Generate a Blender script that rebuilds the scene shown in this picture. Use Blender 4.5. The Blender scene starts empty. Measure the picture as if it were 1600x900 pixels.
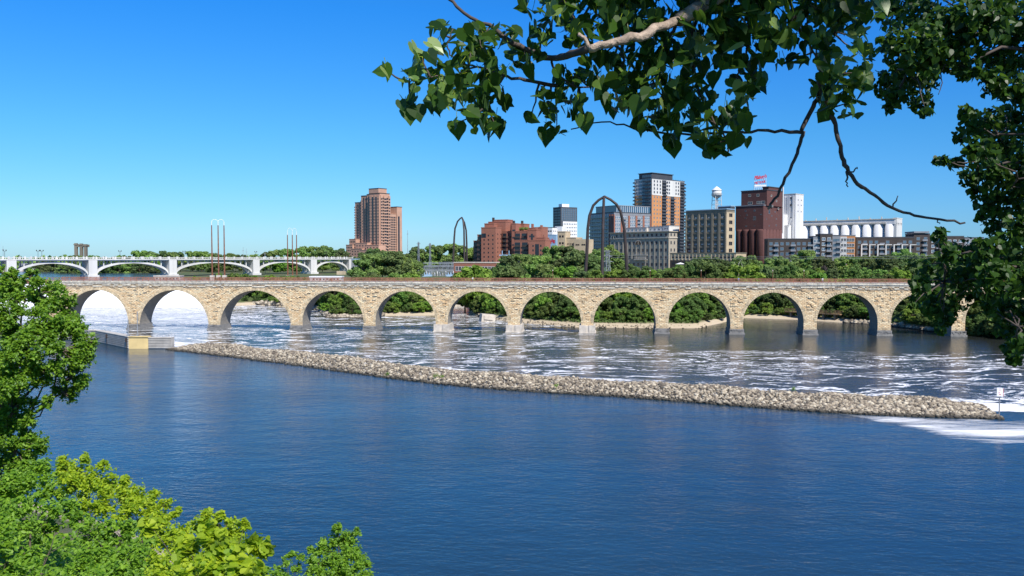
import bpy, math, random
import numpy as np
from mathutils import Vector, Matrix
R = math.radians
rng = np.random.default_rng(7)
random.seed(7)
S = bpy.context.scene
C = S.collection

# ------------------------------------------------------------------ camera
F, HZ, CAMH = 1300.0, 402.0, 27.5
PITCH = math.atan((450 - HZ) / F)
cd = bpy.data.cameras.new('camera'); cam = bpy.data.objects.new('camera', cd); C.objects.link(cam)
cd.sensor_width = 36; cd.lens = F / 1600 * 36; cd.clip_start = 0.05; cd.clip_end = 9000
cam.location = (0, 0, CAMH); cam.rotation_euler = (R(90) - PITCH, 0, 0)
S.camera = cam
# ------------------------------------------------------------------ sky, sun, exposure
SUN_EL, SUN_AZ = R(47), R(148)          # azimuth clockwise from +Y
w = bpy.data.worlds.new('World'); S.world = w; w.use_nodes = True
nt = w.node_tree; nt.nodes.clear()
sky = nt.nodes.new('ShaderNodeTexSky'); sky.sky_type = 'NISHITA'; sky.sun_disc = False
sky.sun_elevation = SUN_EL; sky.sun_rotation = SUN_AZ
sky.altitude = 200; sky.air_density = 1.0; sky.dust_density = 0.25; sky.ozone_density = 3.0
# deepen the physical sky towards the clear polarised blue of the day: colour filter by elevation and by azimuth
tcw = nt.nodes.new('ShaderNodeTexCoord'); spw = nt.nodes.new('ShaderNodeSeparateXYZ'); nt.links.new(tcw.outputs['Generated'], spw.inputs[0])
rw = nt.nodes.new('ShaderNodeValToRGB'); nt.links.new(spw.outputs[2], rw.inputs[0]); er = rw.color_ramp.elements
STOPS = [(0.0, (.29, .47, .76)), (.03, (.29, .48, .74)), (.14, (.19, .50, .75)), (.28, (.085, .48, .95)), (.6, (.15, .42, .75)), (1.0, (.3, .5, .8))]
while len(er) < len(STOPS): er.new(.5)
for i_, (p_, c_) in enumerate(STOPS): er[i_].position = p_; er[i_].color = (*c_, 1)
az = nt.nodes.new('ShaderNodeMapRange'); nt.links.new(spw.outputs[0], az.inputs[0]); az.inputs[1].default_value = -.15; az.inputs[2].default_value = .6
azr = nt.nodes.new('ShaderNodeMix'); azr.data_type = 'RGBA'; nt.links.new(az.outputs[0], azr.inputs[0]); azr.inputs[6].default_value = (1.05, 1.08, 1.03, 1); azr.inputs[7].default_value = (.66, .86, 1.0, 1)
m1 = nt.nodes.new('ShaderNodeMix'); m1.data_type = 'RGBA'; m1.blend_type = 'MULTIPLY'; m1.inputs[0].default_value = 1; nt.links.new(rw.outputs[0], m1.inputs[6]); nt.links.new(azr.outputs[2], m1.inputs[7])
hs = nt.nodes.new('ShaderNodeMix'); hs.data_type = 'RGBA'; hs.blend_type = 'MULTIPLY'; hs.inputs[0].default_value = 1
bg = nt.nodes.new('ShaderNodeBackground'); bg.inputs['Strength'].default_value = 0.138
wo = nt.nodes.new('ShaderNodeOutputWorld')
nt.links.new(sky.outputs[0], hs.inputs[6]); nt.links.new(m1.outputs[2], hs.inputs[7]); nt.links.new(hs.outputs[2], bg.inputs[0]); nt.links.new(bg.outputs[0], wo.inputs[0])
sd = bpy.data.lights.new('sun', 'SUN'); sd.energy = 4.7; sd.angle = R(0.55); sd.color = (1.0, 0.95, 0.87)
sun = bpy.data.objects.new('sun', sd); C.objects.link(sun)
to_sun = Vector((math.sin(SUN_AZ) * math.cos(SUN_EL), math.cos(SUN_AZ) * math.cos(SUN_EL), math.sin(SUN_EL)))
sun.rotation_euler = to_sun.to_track_quat('Z', 'Y').to_euler(); sun.location = (60, -80, 90)
S.view_settings.view_transform = 'Standard'; S.view_settings.look = 'None'
S.view_settings.exposure = 0.42; S.view_settings.gamma = 1.0; S.view_settings.use_curve_mapping = False
S.render.engine = 'CYCLES'
S.cycles.max_bounces = 6; S.cycles.transparent_max_bounces = 8; S.cycles.volume_bounces = 0

# ------------------------------------------------------------------ helpers
def at(px, py, Y):
    X, U = (px - 800) / F, -(py - 450) / F
    c, s = math.cos(PITCH), math.sin(PITCH)
    d = Vector((X, c + U * s, -s + U * c))
    return Vector((0, 0, CAMH)) + d * (Y / d.y)
def pxy(px, Y): return at(px, HZ, Y).x
def ground_pt(px, py, z=0.0):
    X, U = (px - 800) / F, -(py - 450) / F
    c, s = math.cos(PITCH), math.sin(PITCH)
    d = Vector((X, c + U * s, -s + U * c))
    return Vector((0, 0, CAMH)) + d * ((z - CAMH) / d.z)

def tag(o, label=None, cat=None, group=None, kind=None):
    if label: o['label'] = label
    if cat: o['category'] = cat
    if group: o['group'] = group
    if kind: o['kind'] = kind
    return o
def empty(name, loc=(0, 0, 0), rz=0, label=None, cat=None, group=None):
    o = bpy.data.objects.new(name, None); C.objects.link(o); o.location = loc; o.rotation_euler = (0, 0, rz)
    o.empty_display_size = 1
    return tag(o, label, cat, group)
def link(name, me, parent=None):
    o = bpy.data.objects.new(name, me); C.objects.link(o)
    if parent: o.parent = parent
    return o

class MB:
    def __init__(s): s.v = []; s.f = []; s.m = []
    def quad(s, a, b, c, d, mi=0):
        n = len(s.v); s.v += [tuple(a), tuple(b), tuple(c), tuple(d)]; s.f.append((n, n+1, n+2, n+3)); s.m.append(mi)
    def box(s, x0, x1, y0, y1, z0, z1, mi=0, M=None):
        n = len(s.v)
        P = [(x0,y0,z0),(x1,y0,z0),(x1,y1,z0),(x0,y1,z0),(x0,y0,z1),(x1,y0,z1),(x1,y1,z1),(x0,y1,z1)]
        if M: P = [tuple(M @ Vector(p)) for p in P]
        s.v += P
        s.f += [(n,n+3,n+2,n+1),(n+4,n+5,n+6,n+7),(n,n+1,n+5,n+4),(n+1,n+2,n+6,n+5),(n+2,n+3,n+7,n+6),(n+3,n,n+4,n+7)]
        s.m += [mi]*6
        return s
    def prism(s, pts, z0, z1, mi=0):
        n = len(s.v); k = len(pts)
        s.v += [(p[0], p[1], z0) for p in pts] + [(p[0], p[1], z1) for p in pts]
        s.f.append(tuple(range(n+k-1, n-1, -1))); s.f.append(tuple(range(n+k, n+2*k))); s.m += [mi, mi]
        for i in range(k):
            j = (i+1) % k; s.f.append((n+i, n+j, n+k+j, n+k+i)); s.m.append(mi)
        return s
    def lathe(s, cx, cy, prof, k=20, mi=0, a0=0, a1=2*math.pi):
        n = len(s.v)
        for (r, z) in prof:
            for i in range(k):
                a = a0 + (a1-a0) * i / k; s.v.append((cx + r*math.cos(a), cy + r*math.sin(a), z))
        for j in range(len(prof)-1):
            for i in range(k):
                i2 = (i+1) % k
                s.f.append((n+j*k+i, n+j*k+i2, n+(j+1)*k+i2, n+(j+1)*k+i)); s.m.append(mi)
        s.f.append(tuple(n+i for i in range(k-1,-1,-1))); s.f.append(tuple(n+(len(prof)-1)*k+i for i in range(k))); s.m += [mi, mi]
        return s
    def tube(s, pts, rad, k=6, mi=0):
        pts = [Vector(p) for p in pts]
        if not hasattr(rad, '__len__'): rad = [rad]*len(pts)
        n = len(s.v); prev = None
        for i, p in enumerate(pts):
            d = (pts[min(i+1, len(pts)-1)] - pts[max(i-1, 0)])
            d = d.normalized() if d.length > 1e-9 else Vector((0,0,1))
            if prev is None:
                a = d.cross(Vector((0,0,1)));
                if a.length < .05: a = d.cross(Vector((1,0,0)))
            else: a = prev - d * prev.dot(d)
            a.normalize(); prev = a; b = d.cross(a)
            for j in range(k):
                t = 2*math.pi*j/k; s.v.append(tuple(p + (a*math.cos(t) + b*math.sin(t))*rad[i]))
        for i in range(len(pts)-1):
            for j in range(k):
                j2 = (j+1) % k; s.f.append((n+i*k+j, n+i*k+j2, n+(i+1)*k+j2, n+(i+1)*k+j)); s.m.append(mi)
        s.f.append(tuple(n+j for j in range(k-1,-1,-1))); s.f.append(tuple(n+(len(pts)-1)*k+j for j in range(k))); s.m += [mi, mi]
        return s
    def mesh(s, name, mats, smooth=False):
        me = bpy.data.meshes.new(name); me.from_pydata(s.v, [], s.f)
        if not isinstance(mats, (list, tuple)): mats = [mats]
        for m in mats: me.materials.append(m)
        me.polygons.foreach_set('material_index', s.m)
        if smooth: me.polygons.foreach_set('use_smooth', [True]*len(s.f))
        me.update(); return me
    def build(s, name, mats, parent=None, smooth=False):
        return link(name, s.mesh(name, mats, smooth), parent)

def quads_mesh(name, V, Fq, mat, smooth=False):
    me = bpy.data.meshes.new(name)
    me.vertices.add(len(V)); me.vertices.foreach_set('co', np.asarray(V, np.float32).ravel())
    k = Fq.shape[1]
    me.loops.add(Fq.size); me.loops.foreach_set('vertex_index', Fq.astype(np.int32).ravel())
    me.polygons.add(len(Fq)); me.polygons.foreach_set('loop_start', (np.arange(len(Fq))*k).astype(np.int32))
    me.polygons.foreach_set('loop_total', np.full(len(Fq), k, np.int32))
    if smooth: me.polygons.foreach_set('use_smooth', np.ones(len(Fq), bool))
    me.materials.append(mat); me.update(calc_edges=True); me.validate(); return me

# ------------------------------------------------------------------ materials
def newmat(name):
    m = bpy.data.materials.new(name); m.use_nodes = True
    return m, m.node_tree, m.node_tree.nodes['Principled BSDF']
def N(t, typ, **kw):
    n = t.nodes.new(typ)
    for k, v in kw.items(): setattr(n, k, v)
    return n
def ramp(t, stops):
    r = N(t, 'ShaderNodeValToRGB'); e = r.color_ramp.elements
    while len(e) < len(stops): e.new(0.5)
    for i, (p, c) in enumerate(stops): e[i].position = p; e[i].color = (*c, 1) if len(c) == 3 else c
    return r
def mapr(t, src, a, b, c=0, d=1):
    m = N(t, 'ShaderNodeMapRange'); t.links.new(src, m.inputs[0])
    for i, v in enumerate((a, b, c, d)): m.inputs[i+1].default_value = v
    return m.outputs[0]
def mth(t, op, a, b=None, c=None):
    m = N(t, 'ShaderNodeMath', operation=op)
    for i, v in enumerate((a, b, c)):
        if v is None: continue
        if isinstance(v, (int, float)): m.inputs[i].default_value = v
        else: t.links.new(v, m.inputs[i])
    return m.outputs[0]
def noise(t, vec, scale, detail=4, rough=.55, dist=0):
    n = N(t, 'ShaderNodeTexNoise'); n.inputs['Scale'].default_value = scale; n.inputs['Detail'].default_value = detail
    n.inputs['Roughness'].default_value = rough; n.inputs['Distortion'].default_value = dist
    if vec is not None: t.links.new(vec, n.inputs['Vector'])
    return n
def mixc(t, fac, a, b):
    m = N(t, 'ShaderNodeMix', data_type='RGBA')
    if isinstance(fac, (int, float)): m.inputs[0].default_value = fac
    else: t.links.new(fac, m.inputs[0])
    for i, v in ((6, a), (7, b)):
        if isinstance(v, tuple): m.inputs[i].default_value = (*v, 1)
        else: t.links.new(v, m.inputs[i])
    return m.outputs[2]
def mat(name, col, rough=.8, var=.25, scale=.4, metal=0, bump=0, bscale=3, col2=None, streak=False):
    m, t, b = newmat(name)
    tc = N(t, 'ShaderNodeTexCoord'); vec = tc.outputs['Object']
    if streak:
        mp = N(t, 'ShaderNodeMapping'); mp.inputs['Scale'].default_value = (1, 1, .15); t.links.new(vec, mp.inputs[0]); vec2 = mp.outputs[0]
    else: vec2 = vec
    n = noise(t, vec2, scale, 6, .65)
    c2 = col2 or tuple(max(0, c*(1-var*1.6)) for c in col); c1 = tuple(min(1, c*(1+var*.7)) for c in col)
    t.links.new(mixc(t, mapr(t, n.outputs[0], .3, .7), c2, c1), b.inputs['Base Color'])
    b.inputs['Roughness'].default_value = rough; b.inputs['Metallic'].default_value = metal
    if bump:
        n2 = noise(t, vec, bscale, 5); bp = N(t, 'ShaderNodeBump'); bp.inputs['Strength'].default_value = bump
        bp.inputs['Distance'].default_value = .1
        t.links.new(n2.outputs[0], bp.inputs['Height']); t.links.new(bp.outputs[0], b.inputs['Normal'])
    return m
def brickmat(name, c1, c2, mortar, bw, bh, msize=.02, axis='xz', var=(.0, .0, .0), stain=None, bump=.6, fine=1.0):
    m, t, b = newmat(name)
    tc = N(t, 'ShaderNodeTexCoord'); sp = N(t, 'ShaderNodeSeparateXYZ'); t.links.new(tc.outputs['Object'], sp.inputs[0])
    cb = N(t, 'ShaderNodeCombineXYZ')
    if axis == 'xz': t.links.new(sp.outputs[0], cb.inputs[0])
    else: t.links.new(mth(t, 'ADD', sp.outputs[0], sp.outputs[1]), cb.inputs[0])
    nz0 = noise(t, tc.outputs['Object'], .8, 2)
    zz = mth(t, 'ADD', sp.outputs[2], mth(t, 'MULTIPLY', nz0.outputs[0], bh*.5))
    t.links.new(zz, cb.inputs[1])
    bk = N(t, 'ShaderNodeTexBrick'); t.links.new(cb.outputs[0], bk.inputs['Vector'])
    bk.inputs['Scale'].default_value = 1; bk.inputs['Brick Width'].default_value = bw; bk.inputs['Row Height'].default_value = bh
    bk.inputs['Mortar Size'].default_value = msize; bk.inputs['Color1'].default_value = (*c1, 1); bk.inputs['Color2'].default_value = (*c2, 1)
    bk.inputs['Mortar'].default_value = (*mortar, 1); bk.inputs['Mortar Smooth'].default_value = .3; bk.inputs['Bias'].default_value = -.1
    n = noise(t, cb.outputs[0], .35, 6, .7); n2 = noise(t, tc.outputs['Object'], 2.2, 5, .7)
    col = mixc(t, mapr(t, n.outputs[0], .35, .7), bk.outputs['Color'], tuple(c*.8 for c in c1))
    col = mixc(t, mapr(t, n2.outputs[0], .52, .72, 0, .75), col, tuple(c*.45 for c in c2))
    if stain:
        z0, z1, sc = stain
        k = mth(t, 'MULTIPLY', mapr(t, sp.outputs[2], z0, z1), mapr(t, n2.outputs[0], .3, .6, .25, .85))
        col = mixc(t, k, col, sc)
    t.links.new(col, b.inputs['Base Color']); b.inputs['Roughness'].default_value = .9
    bp = N(t, 'ShaderNodeBump'); bp.inputs['Strength'].default_value = bump; bp.inputs['Distance'].default_value = .15*fine
    h = mth(t, 'SUBTRACT', mth(t, 'MULTIPLY', n2.outputs[0], 1.0), bk.outputs['Fac'])
    t.links.new(h, bp.inputs['Height']); t.links.new(bp.outputs[0], b.inputs['Normal'])
    return m
def stonemat(name, c1, c2, mortar, bw, bh, msize, axis, stain, bump):
    m, t, b = newmat(name)
    tc = N(t, 'ShaderNodeTexCoord'); P = tc.outputs['Object']; sp = N(t, 'ShaderNodeSeparateXYZ'); t.links.new(P, sp.inputs[0])
    nz0 = noise(t, P, .35, 2); cb = N(t, 'ShaderNodeCombineXYZ'); t.links.new(sp.outputs[0], cb.inputs[0]); t.links.new(mth(t, 'ADD', sp.outputs[2], mth(t, 'MULTIPLY', nz0.outputs[0], .5)), cb.inputs[1])
    bk = N(t, 'ShaderNodeTexBrick'); t.links.new(cb.outputs[0], bk.inputs['Vector']); bk.inputs['Scale'].default_value = 1; bk.inputs['Brick Width'].default_value = bw; bk.inputs['Row Height'].default_value = bh
    bk.inputs['Mortar Size'].default_value = msize; bk.inputs['Mortar Smooth'].default_value = .4; bk.inputs['Color1'].default_value = (0, 0, 0, 1); bk.inputs['Color2'].default_value = (1, 1, 1, 1); bk.inputs['Mortar'].default_value = (.5, .5, .5, 1)
    st = N(t, 'ShaderNodeMapping'); st.inputs['Scale'].default_value = (.45, .45, 1.9); t.links.new(P, st.inputs[0]); s1 = noise(t, st.outputs[0], 1.0, 4, .6)
    st2 = N(t, 'ShaderNodeMapping'); st2.inputs['Scale'].default_value = (.16, .16, .35); t.links.new(P, st2.inputs[0]); s2 = noise(t, st2.outputs[0], 1.0, 4, .6); s3 = noise(t, P, 1.7, 4, .7)
    rp = ramp(t, [(0, c2), (.35, tuple((a*.4+b_*.6) for a, b_ in zip(c1, c2))), (.7, c1), (1, tuple(min(.95, x*1.12) for x in c1))])
    v = mth(t, 'ADD', mth(t, 'MULTIPLY', bk.outputs['Color'], .62), mth(t, 'MULTIPLY', mth(t, 'SUBTRACT', s2.outputs[0], .28), .85)); t.links.new(v, rp.inputs[0])
    dark = mth(t, 'MAXIMUM', mth(t, 'MULTIPLY', bk.outputs['Fac'], .85), mapr(t, s1.outputs[0], .58, .72, 0, .7))
    col = mixc(t, dark, rp.outputs[0], mortar)
    z0, z1, sc = stain; k = mth(t, 'MULTIPLY', mapr(t, sp.outputs[2], z0, z1), mapr(t, s1.outputs[0], .38, .6, .2, .9)); col = mixc(t, k, col, sc)
    col = mixc(t, mth(t, 'MULTIPLY', mapr(t, sp.outputs[2], 3.2, 1.2), mapr(t, s3.outputs[0], .3, .6, .2, .8)), col, (.2, .17, .12))
    t.links.new(col, b.inputs['Base Color']); b.inputs['Roughness'].default_value = .92
    bp = N(t, 'ShaderNodeBump'); bp.inputs['Strength'].default_value = bump; bp.inputs['Distance'].default_value = .25
    t.links.new(mth(t, 'SUBTRACT', mth(t, 'ADD', s3.outputs[0], mth(t, 'MULTIPLY', bk.outputs['Color'], .5)), bk.outputs['Fac']), bp.inputs['Height']); t.links.new(bp.outputs[0], b.inputs['Normal'])
    return m
def leafmat(name, c1, c2, trans=.35, rough=.45, objrand=False, tcol=None, spec=.5):
    m, t, b = newmat(name)
    g = N(t, 'ShaderNodeNewGeometry')
    col = mixc(t, g.outputs['Random Per Island'], c1, c2)
    if objrand:
        oi = N(t, 'ShaderNodeObjectInfo'); h = N(t, 'ShaderNodeHueSaturation')
        t.links.new(mapr(t, oi.outputs['Random'], 0, 1, .475, .515), h.inputs['Hue'])
        mm = mth(t, 'FRACT', mth(t, 'MULTIPLY', oi.outputs['Random'], 7.31)); t.links.new(mapr(t, mm, 0, 1, .6, 1.45), h.inputs['Value'])
        t.links.new(mapr(t, mm, 0, 1, .85, 1.05), h.inputs['Saturation']); t.links.new(col, h.inputs['Color']); col = h.outputs[0]
    t.links.new(col, b.inputs['Base Color']); b.inputs['Roughness'].default_value = rough
    b.inputs['Specular IOR Level'].default_value = spec
    tr = N(t, 'ShaderNodeBsdfTranslucent')
    h2 = N(t, 'ShaderNodeHueSaturation'); h2.inputs['Hue'].default_value = .485; h2.inputs['Value'].default_value = 1.7; t.links.new(col, h2.inputs['Color'])
    t.links.new(h2.outputs[0], tr.inputs[0])
    mx = N(t, 'ShaderNodeMixShader'); mx.inputs[0].default_value = trans
    t.links.new(b.outputs[0], mx.inputs[1]); t.links.new(tr.outputs[0], mx.inputs[2])
    t.links.new(mx.outputs[0], t.nodes['Material Output'].inputs[0])
    return m

M = {}
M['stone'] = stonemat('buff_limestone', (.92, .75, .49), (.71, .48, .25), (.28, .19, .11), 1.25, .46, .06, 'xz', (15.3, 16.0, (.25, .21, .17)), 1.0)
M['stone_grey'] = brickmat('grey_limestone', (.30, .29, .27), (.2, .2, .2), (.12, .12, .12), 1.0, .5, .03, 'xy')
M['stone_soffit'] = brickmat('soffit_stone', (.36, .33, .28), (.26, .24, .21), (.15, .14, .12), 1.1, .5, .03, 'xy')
M['vouss'] = mat('voussoir_stone', (.66, .53, .34), .9, .4, .9, bump=.6)
M['coping'] = mat('coping_stone', (.70, .64, .52), .9, .35, 1.2, bump=.3)
M['conc'] = mat('pale_concrete', (.60, .54, .46), .85, .2, .5)
M['concw'] = mat('white_concrete', (.62, .61, .58), .85, .12, .15, streak=True)
M['silo'] = mat('whitewashed_silo', (.72, .71, .70), .85, .18, .12, streak=True)
M['rust'] = mat('rusted_steel', (.22, .085, .045), .8, .3, .8)
M['rustred'] = mat('red_brown_railing', (.33, .14, .09), .8, .25, .3)
M['dsteel'] = mat('dark_weathered_steel', (.05, .035, .032), .6, .3, .3)
M['gsteel'] = mat('galvanised_steel', (.33, .35, .37), .5, .2, .5, metal=.3)
M['wpaint'] = mat('white_paint', (.8, .8, .8), .5, .08, .3)
M['redpaint'] = mat('red_paint', (.55, .03, .05), .5, .1, .5)
M['yellow'] = mat('yellow_panel_paint', (.70, .53, .24), .7, .12, .3)
M['wall_grey'] = mat('grey_concrete', (.50, .47, .42), .85, .2, .3, bump=.2)
M['lblue'] = mat('pale_blue_paint', (.3, .45, .6), .5, .1, .3)
M['beige'] = mat('beige_masonry', (.52, .42, .28), .85, .15, .2)
M['tan'] = mat('tan_brick', (.51, .305, .215), .85, .12, .15)
M['orange'] = mat('orange_brick', (.55, .25, .10), .85, .12, .15)
M['redbrick'] = brickmat('red_brick', (.36, .145, .095), (.30, .12, .08), (.3, .15, .11), 1.2, .4, .02, 'xy', bump=.1)
M['maroon'] = brickmat('maroon_tile', (.125, .05, .043), (.095, .038, .034), (.085, .038, .034), 1.4, .5, .02, 'xy', bump=.1)
M['limest'] = brickmat('mill_limestone', (.44, .39, .31), (.36, .32, .26), (.28, .25, .21), 1.4, .6, .03, 'xy', bump=.2)
M['greyconc'] = mat('weathered_frame_concrete', (.21, .185, .14), .9, .2, .25, streak=True)
M['dgrey'] = mat('charcoal_cladding', (.06, .065, .075), .6, .15, .2)
M['mgrey'] = mat('grey_cladding', (.22, .23, .25), .7, .12, .2)
M['dbrown'] = mat('brown_brick', (.055, .043, .038), .85, .2, .3)
M['lawn'] = mat('mown_grass', (.09, .16, .03), .95, .3, .2)
M['wood'] = mat('timber_planks', (.34, .22, .11), .85, .2, .6)
M['bark'] = mat('grey_brown_bark', (.12, .09, .065), .9, .3, 3, bump=.6, bscale=12)
M['barkp'] = mat('pale_cottonwood_bark', (.42, .32, .24), .8, .45, 9, bump=.4, bscale=25)
M['barkd'] = mat('dark_twig_bark', (.085, .065, .055), .8, .3, 9)
def glass(name, col, rough=.12, sp=.6):
    m, t, b = newmat(name); b.inputs['Base Color'].default_value = (*col, 1); b.inputs['Roughness'].default_value = rough
    b.inputs['Specular IOR Level'].default_value = sp; return m
M['glass'] = glass('dark_window_glass', (.018, .024, .035)); M['glassb'] = glass('blue_window_glass', (.06, .11, .16), .08, .9)
M['leaf_far'] = leafmat('far_foliage', (.09, .165, .042), (.23, .33, .10), .4, .85, True, spec=.2)
M['leaf_bush'] = leafmat('bank_foliage', (.06, .135, .022), (.19, .30, .06), .38, .85, True, spec=.2)
M['leaf_mid'] = leafmat('broad_tree_foliage', (.065, .165, .010), (.215, .37, .025), .42, .5)
M['leaf_lime'] = leafmat('lime_shrub_foliage', (.16, .29, .008), (.40, .50, .02), .45, .6)
M['leaf_grn'] = leafmat('green_shrub_foliage', (.075, .19, .010), (.23, .40, .025), .42, .55)
M['leaf_sun_tint'] = leafmat('sun_tinted_cottonwood_leaf', (.10, .20, .03), (.28, .38, .12), .45, .35, spec=.5)  # lighter copy of the cottonwood leaf, sunlight painted into its colour
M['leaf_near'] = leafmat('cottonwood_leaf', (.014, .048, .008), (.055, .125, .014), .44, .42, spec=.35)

# ground: mown grass, soil and pale shore gravel near the water's edge
def ground_mat():
    m, t, b = newmat('bank_ground')
    g = N(t, 'ShaderNodeNewGeometry'); sp = N(t, 'ShaderNodeSeparateXYZ'); t.links.new(g.outputs['Position'], sp.inputs[0])
    n = noise(t, g.outputs['Position'], .12, 8, .65); n2 = noise(t, g.outputs['Position'], 1.5, 6, .7)
    grass = mixc(t, n2.outputs[0], (.035, .06, .014), (.09, .13, .035))
    grass = mixc(t, mapr(t, n.outputs[0], .48, .66), grass, (.16, .12, .075))
    sand = mixc(t, n2.outputs[0], (.36, .29, .19), (.60, .50, .36))
    z = mth(t, 'ADD', sp.outputs[2], mth(t, 'MULTIPLY', n2.outputs[0], .8))
    t.links.new(mixc(t, mapr(t, z, 1.6, 2.2), sand, grass), b.inputs['Base Color']); b.inputs['Roughness'].default_value = .95
    bp = N(t, 'ShaderNodeBump'); bp.inputs['Distance'].default_value = .2; t.links.new(n2.outputs[0], bp.inputs['Height']); t.links.new(bp.outputs[0], b.inputs['Normal'])
    return m
M['ground'] = ground_mat()

def water_mat(name, foam, body, rip=1.0):
    m, t, b = newmat(name)
    g = N(t, 'ShaderNodeNewGeometry'); P = g.outputs['Position']
    sp = N(t, 'ShaderNodeSeparateXYZ'); t.links.new(P, sp.inputs[0])
    mp = N(t, 'ShaderNodeMapping'); mp.inputs['Scale'].default_value = (.7, 1.25, 1); mp.inputs['Rotation'].default_value = (0, 0, R(14)); t.links.new(P, mp.inputs[0])
    a = noise(t, mp.outputs[0], 1.1*rip, 4, .6, .4); c = noise(t, mp.outputs[0], .22*rip, 3, .5)
    big = noise(t, P, .018, 3, .6)
    wp = N(t, 'ShaderNodeMapping'); wp.inputs['Scale'].default_value = (.012, .05, 1); wp.inputs['Rotation'].default_value = (0, 0, R(-8)); t.links.new(P, wp.inputs[0]); wn = noise(t, wp.outputs[0], 1.0, 4, .6, .5)
    h = mth(t, 'ADD', mth(t, 'MULTIPLY', a.outputs[0], .32), mth(t, 'MULTIPLY', c.outputs[0], .55))
    bp = N(t, 'ShaderNodeBump'); bp.inputs['Distance'].default_value = 1.0
    t.links.new(mapr(t, wn.outputs[0], .3, .7, .18, .36) if foam == 0 else mapr(t, big.outputs[0], .3, .7, .25, .55), bp.inputs['Strength'])
    t.links.new(h, bp.inputs['Height']); t.links.new(bp.outputs[0], b.inputs['Normal'])
    b.inputs['IOR'].default_value = 1.43;     t.links.new(mapr(t, wn.outputs[0], .35, .65, .05, .13), b.inputs['Roughness'])
    col = mixc(t, mapr(t, big.outputs[0], .35, .65), tuple(x*.85 for x in body), tuple(x*1.12 for x in body))
    if foam:
        # foam: warped ridged noise, thicker towards the falls
        w1 = noise(t, P, .035, 3, .5); off = N(t, 'ShaderNodeVectorMath', operation='MULTIPLY_ADD')
        t.links.new(w1.outputs['Color'], off.inputs[0]); off.inputs[1].default_value = (26, 26, 0); t.links.new(P, off.inputs[2])
        mp2 = N(t, 'ShaderNodeMapping'); mp2.inputs['Scale'].default_value = (.5, 1.35, 1); mp2.inputs['Rotation'].default_value = (0, 0, R(-12)); t.links.new(off.outputs[0], mp2.inputs[0])
        r1 = noise(t, mp2.outputs[0], .075, 5, .62); r2 = noise(t, mp2.outputs[0], .21, 6, .68, .6)
        br = noise(t, mp2.outputs[0], .03, 3, .5); fine = noise(t, P, 1.3, 5, .75)
        at_ = N(t, 'ShaderNodeAttribute'); at_.attribute_name = 'edge'
        ridge1 = mth(t, 'SUBTRACT', 1, mth(t, 'MULTIPLY', mth(t, 'ABSOLUTE', mth(t, 'SUBTRACT', r1.outputs[0], .5)), 24))
        ridge2 = mth(t, 'SUBTRACT', 1, mth(t, 'MULTIPLY', mth(t, 'ABSOLUTE', mth(t, 'SUBTRACT', r2.outputs[0], .52)), 16))
        # distance from the falls (left, far) and extra foam band along the rubble wall
        dx = mth(t, 'ADD', sp.outputs[0], 190); dy = mth(t, 'SUBTRACT', sp.outputs[1], 460)
        df = mth(t, 'SQRT', mth(t, 'ADD', mth(t, 'MULTIPLY', dx, dx), mth(t, 'MULTIPLY', dy, dy)))
        near = mapr(t, df, 0, 270, 1.0, 0.0)
        # still dark water just in front of and under the right-hand arches
        calm = mth(t, 'MULTIPLY', mapr(t, mth(t, 'ADD', sp.outputs[1], mth(t, 'MULTIPLY', br.outputs[0], 60)), 262, 310), mapr(t, sp.outputs[0], 20, 120))
        f = mth(t, 'MAXIMUM', mth(t, 'MULTIPLY', ridge1, mapr(t, br.outputs[0], .40, .52)), mth(t, 'MULTIPLY', ridge2, mapr(t, br.outputs[0], .60, .42)))
        f = mth(t, 'ADD', f, mth(t, 'MULTIPLY', near, mth(t, 'ADD', mth(t, 'MULTIPLY', r2.outputs[0], 4.4), -1.98)))
        f = mth(t, 'SUBTRACT', f, mth(t, 'MULTIPLY', calm, 1.5))
        f = mth(t, 'ADD', f, mth(t, 'MULTIPLY', mth(t, 'SUBTRACT', fine.outputs[0], .5), 1.1))
        f = mth(t, 'ADD', f, mth(t, 'MULTIPLY', at_.outputs['Fac'], mth(t, 'MULTIPLY', r2.outputs[0], 1.7)))
        f = mapr(t, f, .56, .84, 0, .95)
        col = mixc(t, f, col, (.86, .86, .86))
        t.links.new(mapr(t, f, 0, 1, .1, .8), b.inputs['Roughness'])
    t.links.new(col, b.inputs['Base Color'])
    return m
M['pool'] = water_mat('calm_water', 0, (.013, .038, .064))
M['rapid'] = water_mat('turbulent_water', 1, (.026, .029, .027), .8)
M['upper'] = water_mat('upper_pool_water', 0, (.05, .08, .13), .8)
def falls_mat():
    m, t, b = newmat('white_water')
    tc = N(t, 'ShaderNodeTexCoord'); mp = N(t, 'ShaderNodeMapping'); mp.inputs['Scale'].default_value = (.8, .1, .1); t.links.new(tc.outputs['Object'], mp.inputs[0])
    n = noise(t, mp.outputs[0], 1, 6, .7)
    t.links.new(mixc(t, mapr(t, n.outputs[0], .3, .5), (.42, .50, .55), (.85, .86, .86)), b.inputs['Base Color']); b.inputs['Roughness'].default_value = .9
    bp = N(t, 'ShaderNodeBump'); bp.inputs['Distance'].default_value = .4; t.links.new(n.outputs[0], bp.inputs['Height']); t.links.new(bp.outputs[0], b.inputs['Normal'])
    return m
M['falls'] = falls_mat()
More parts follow.
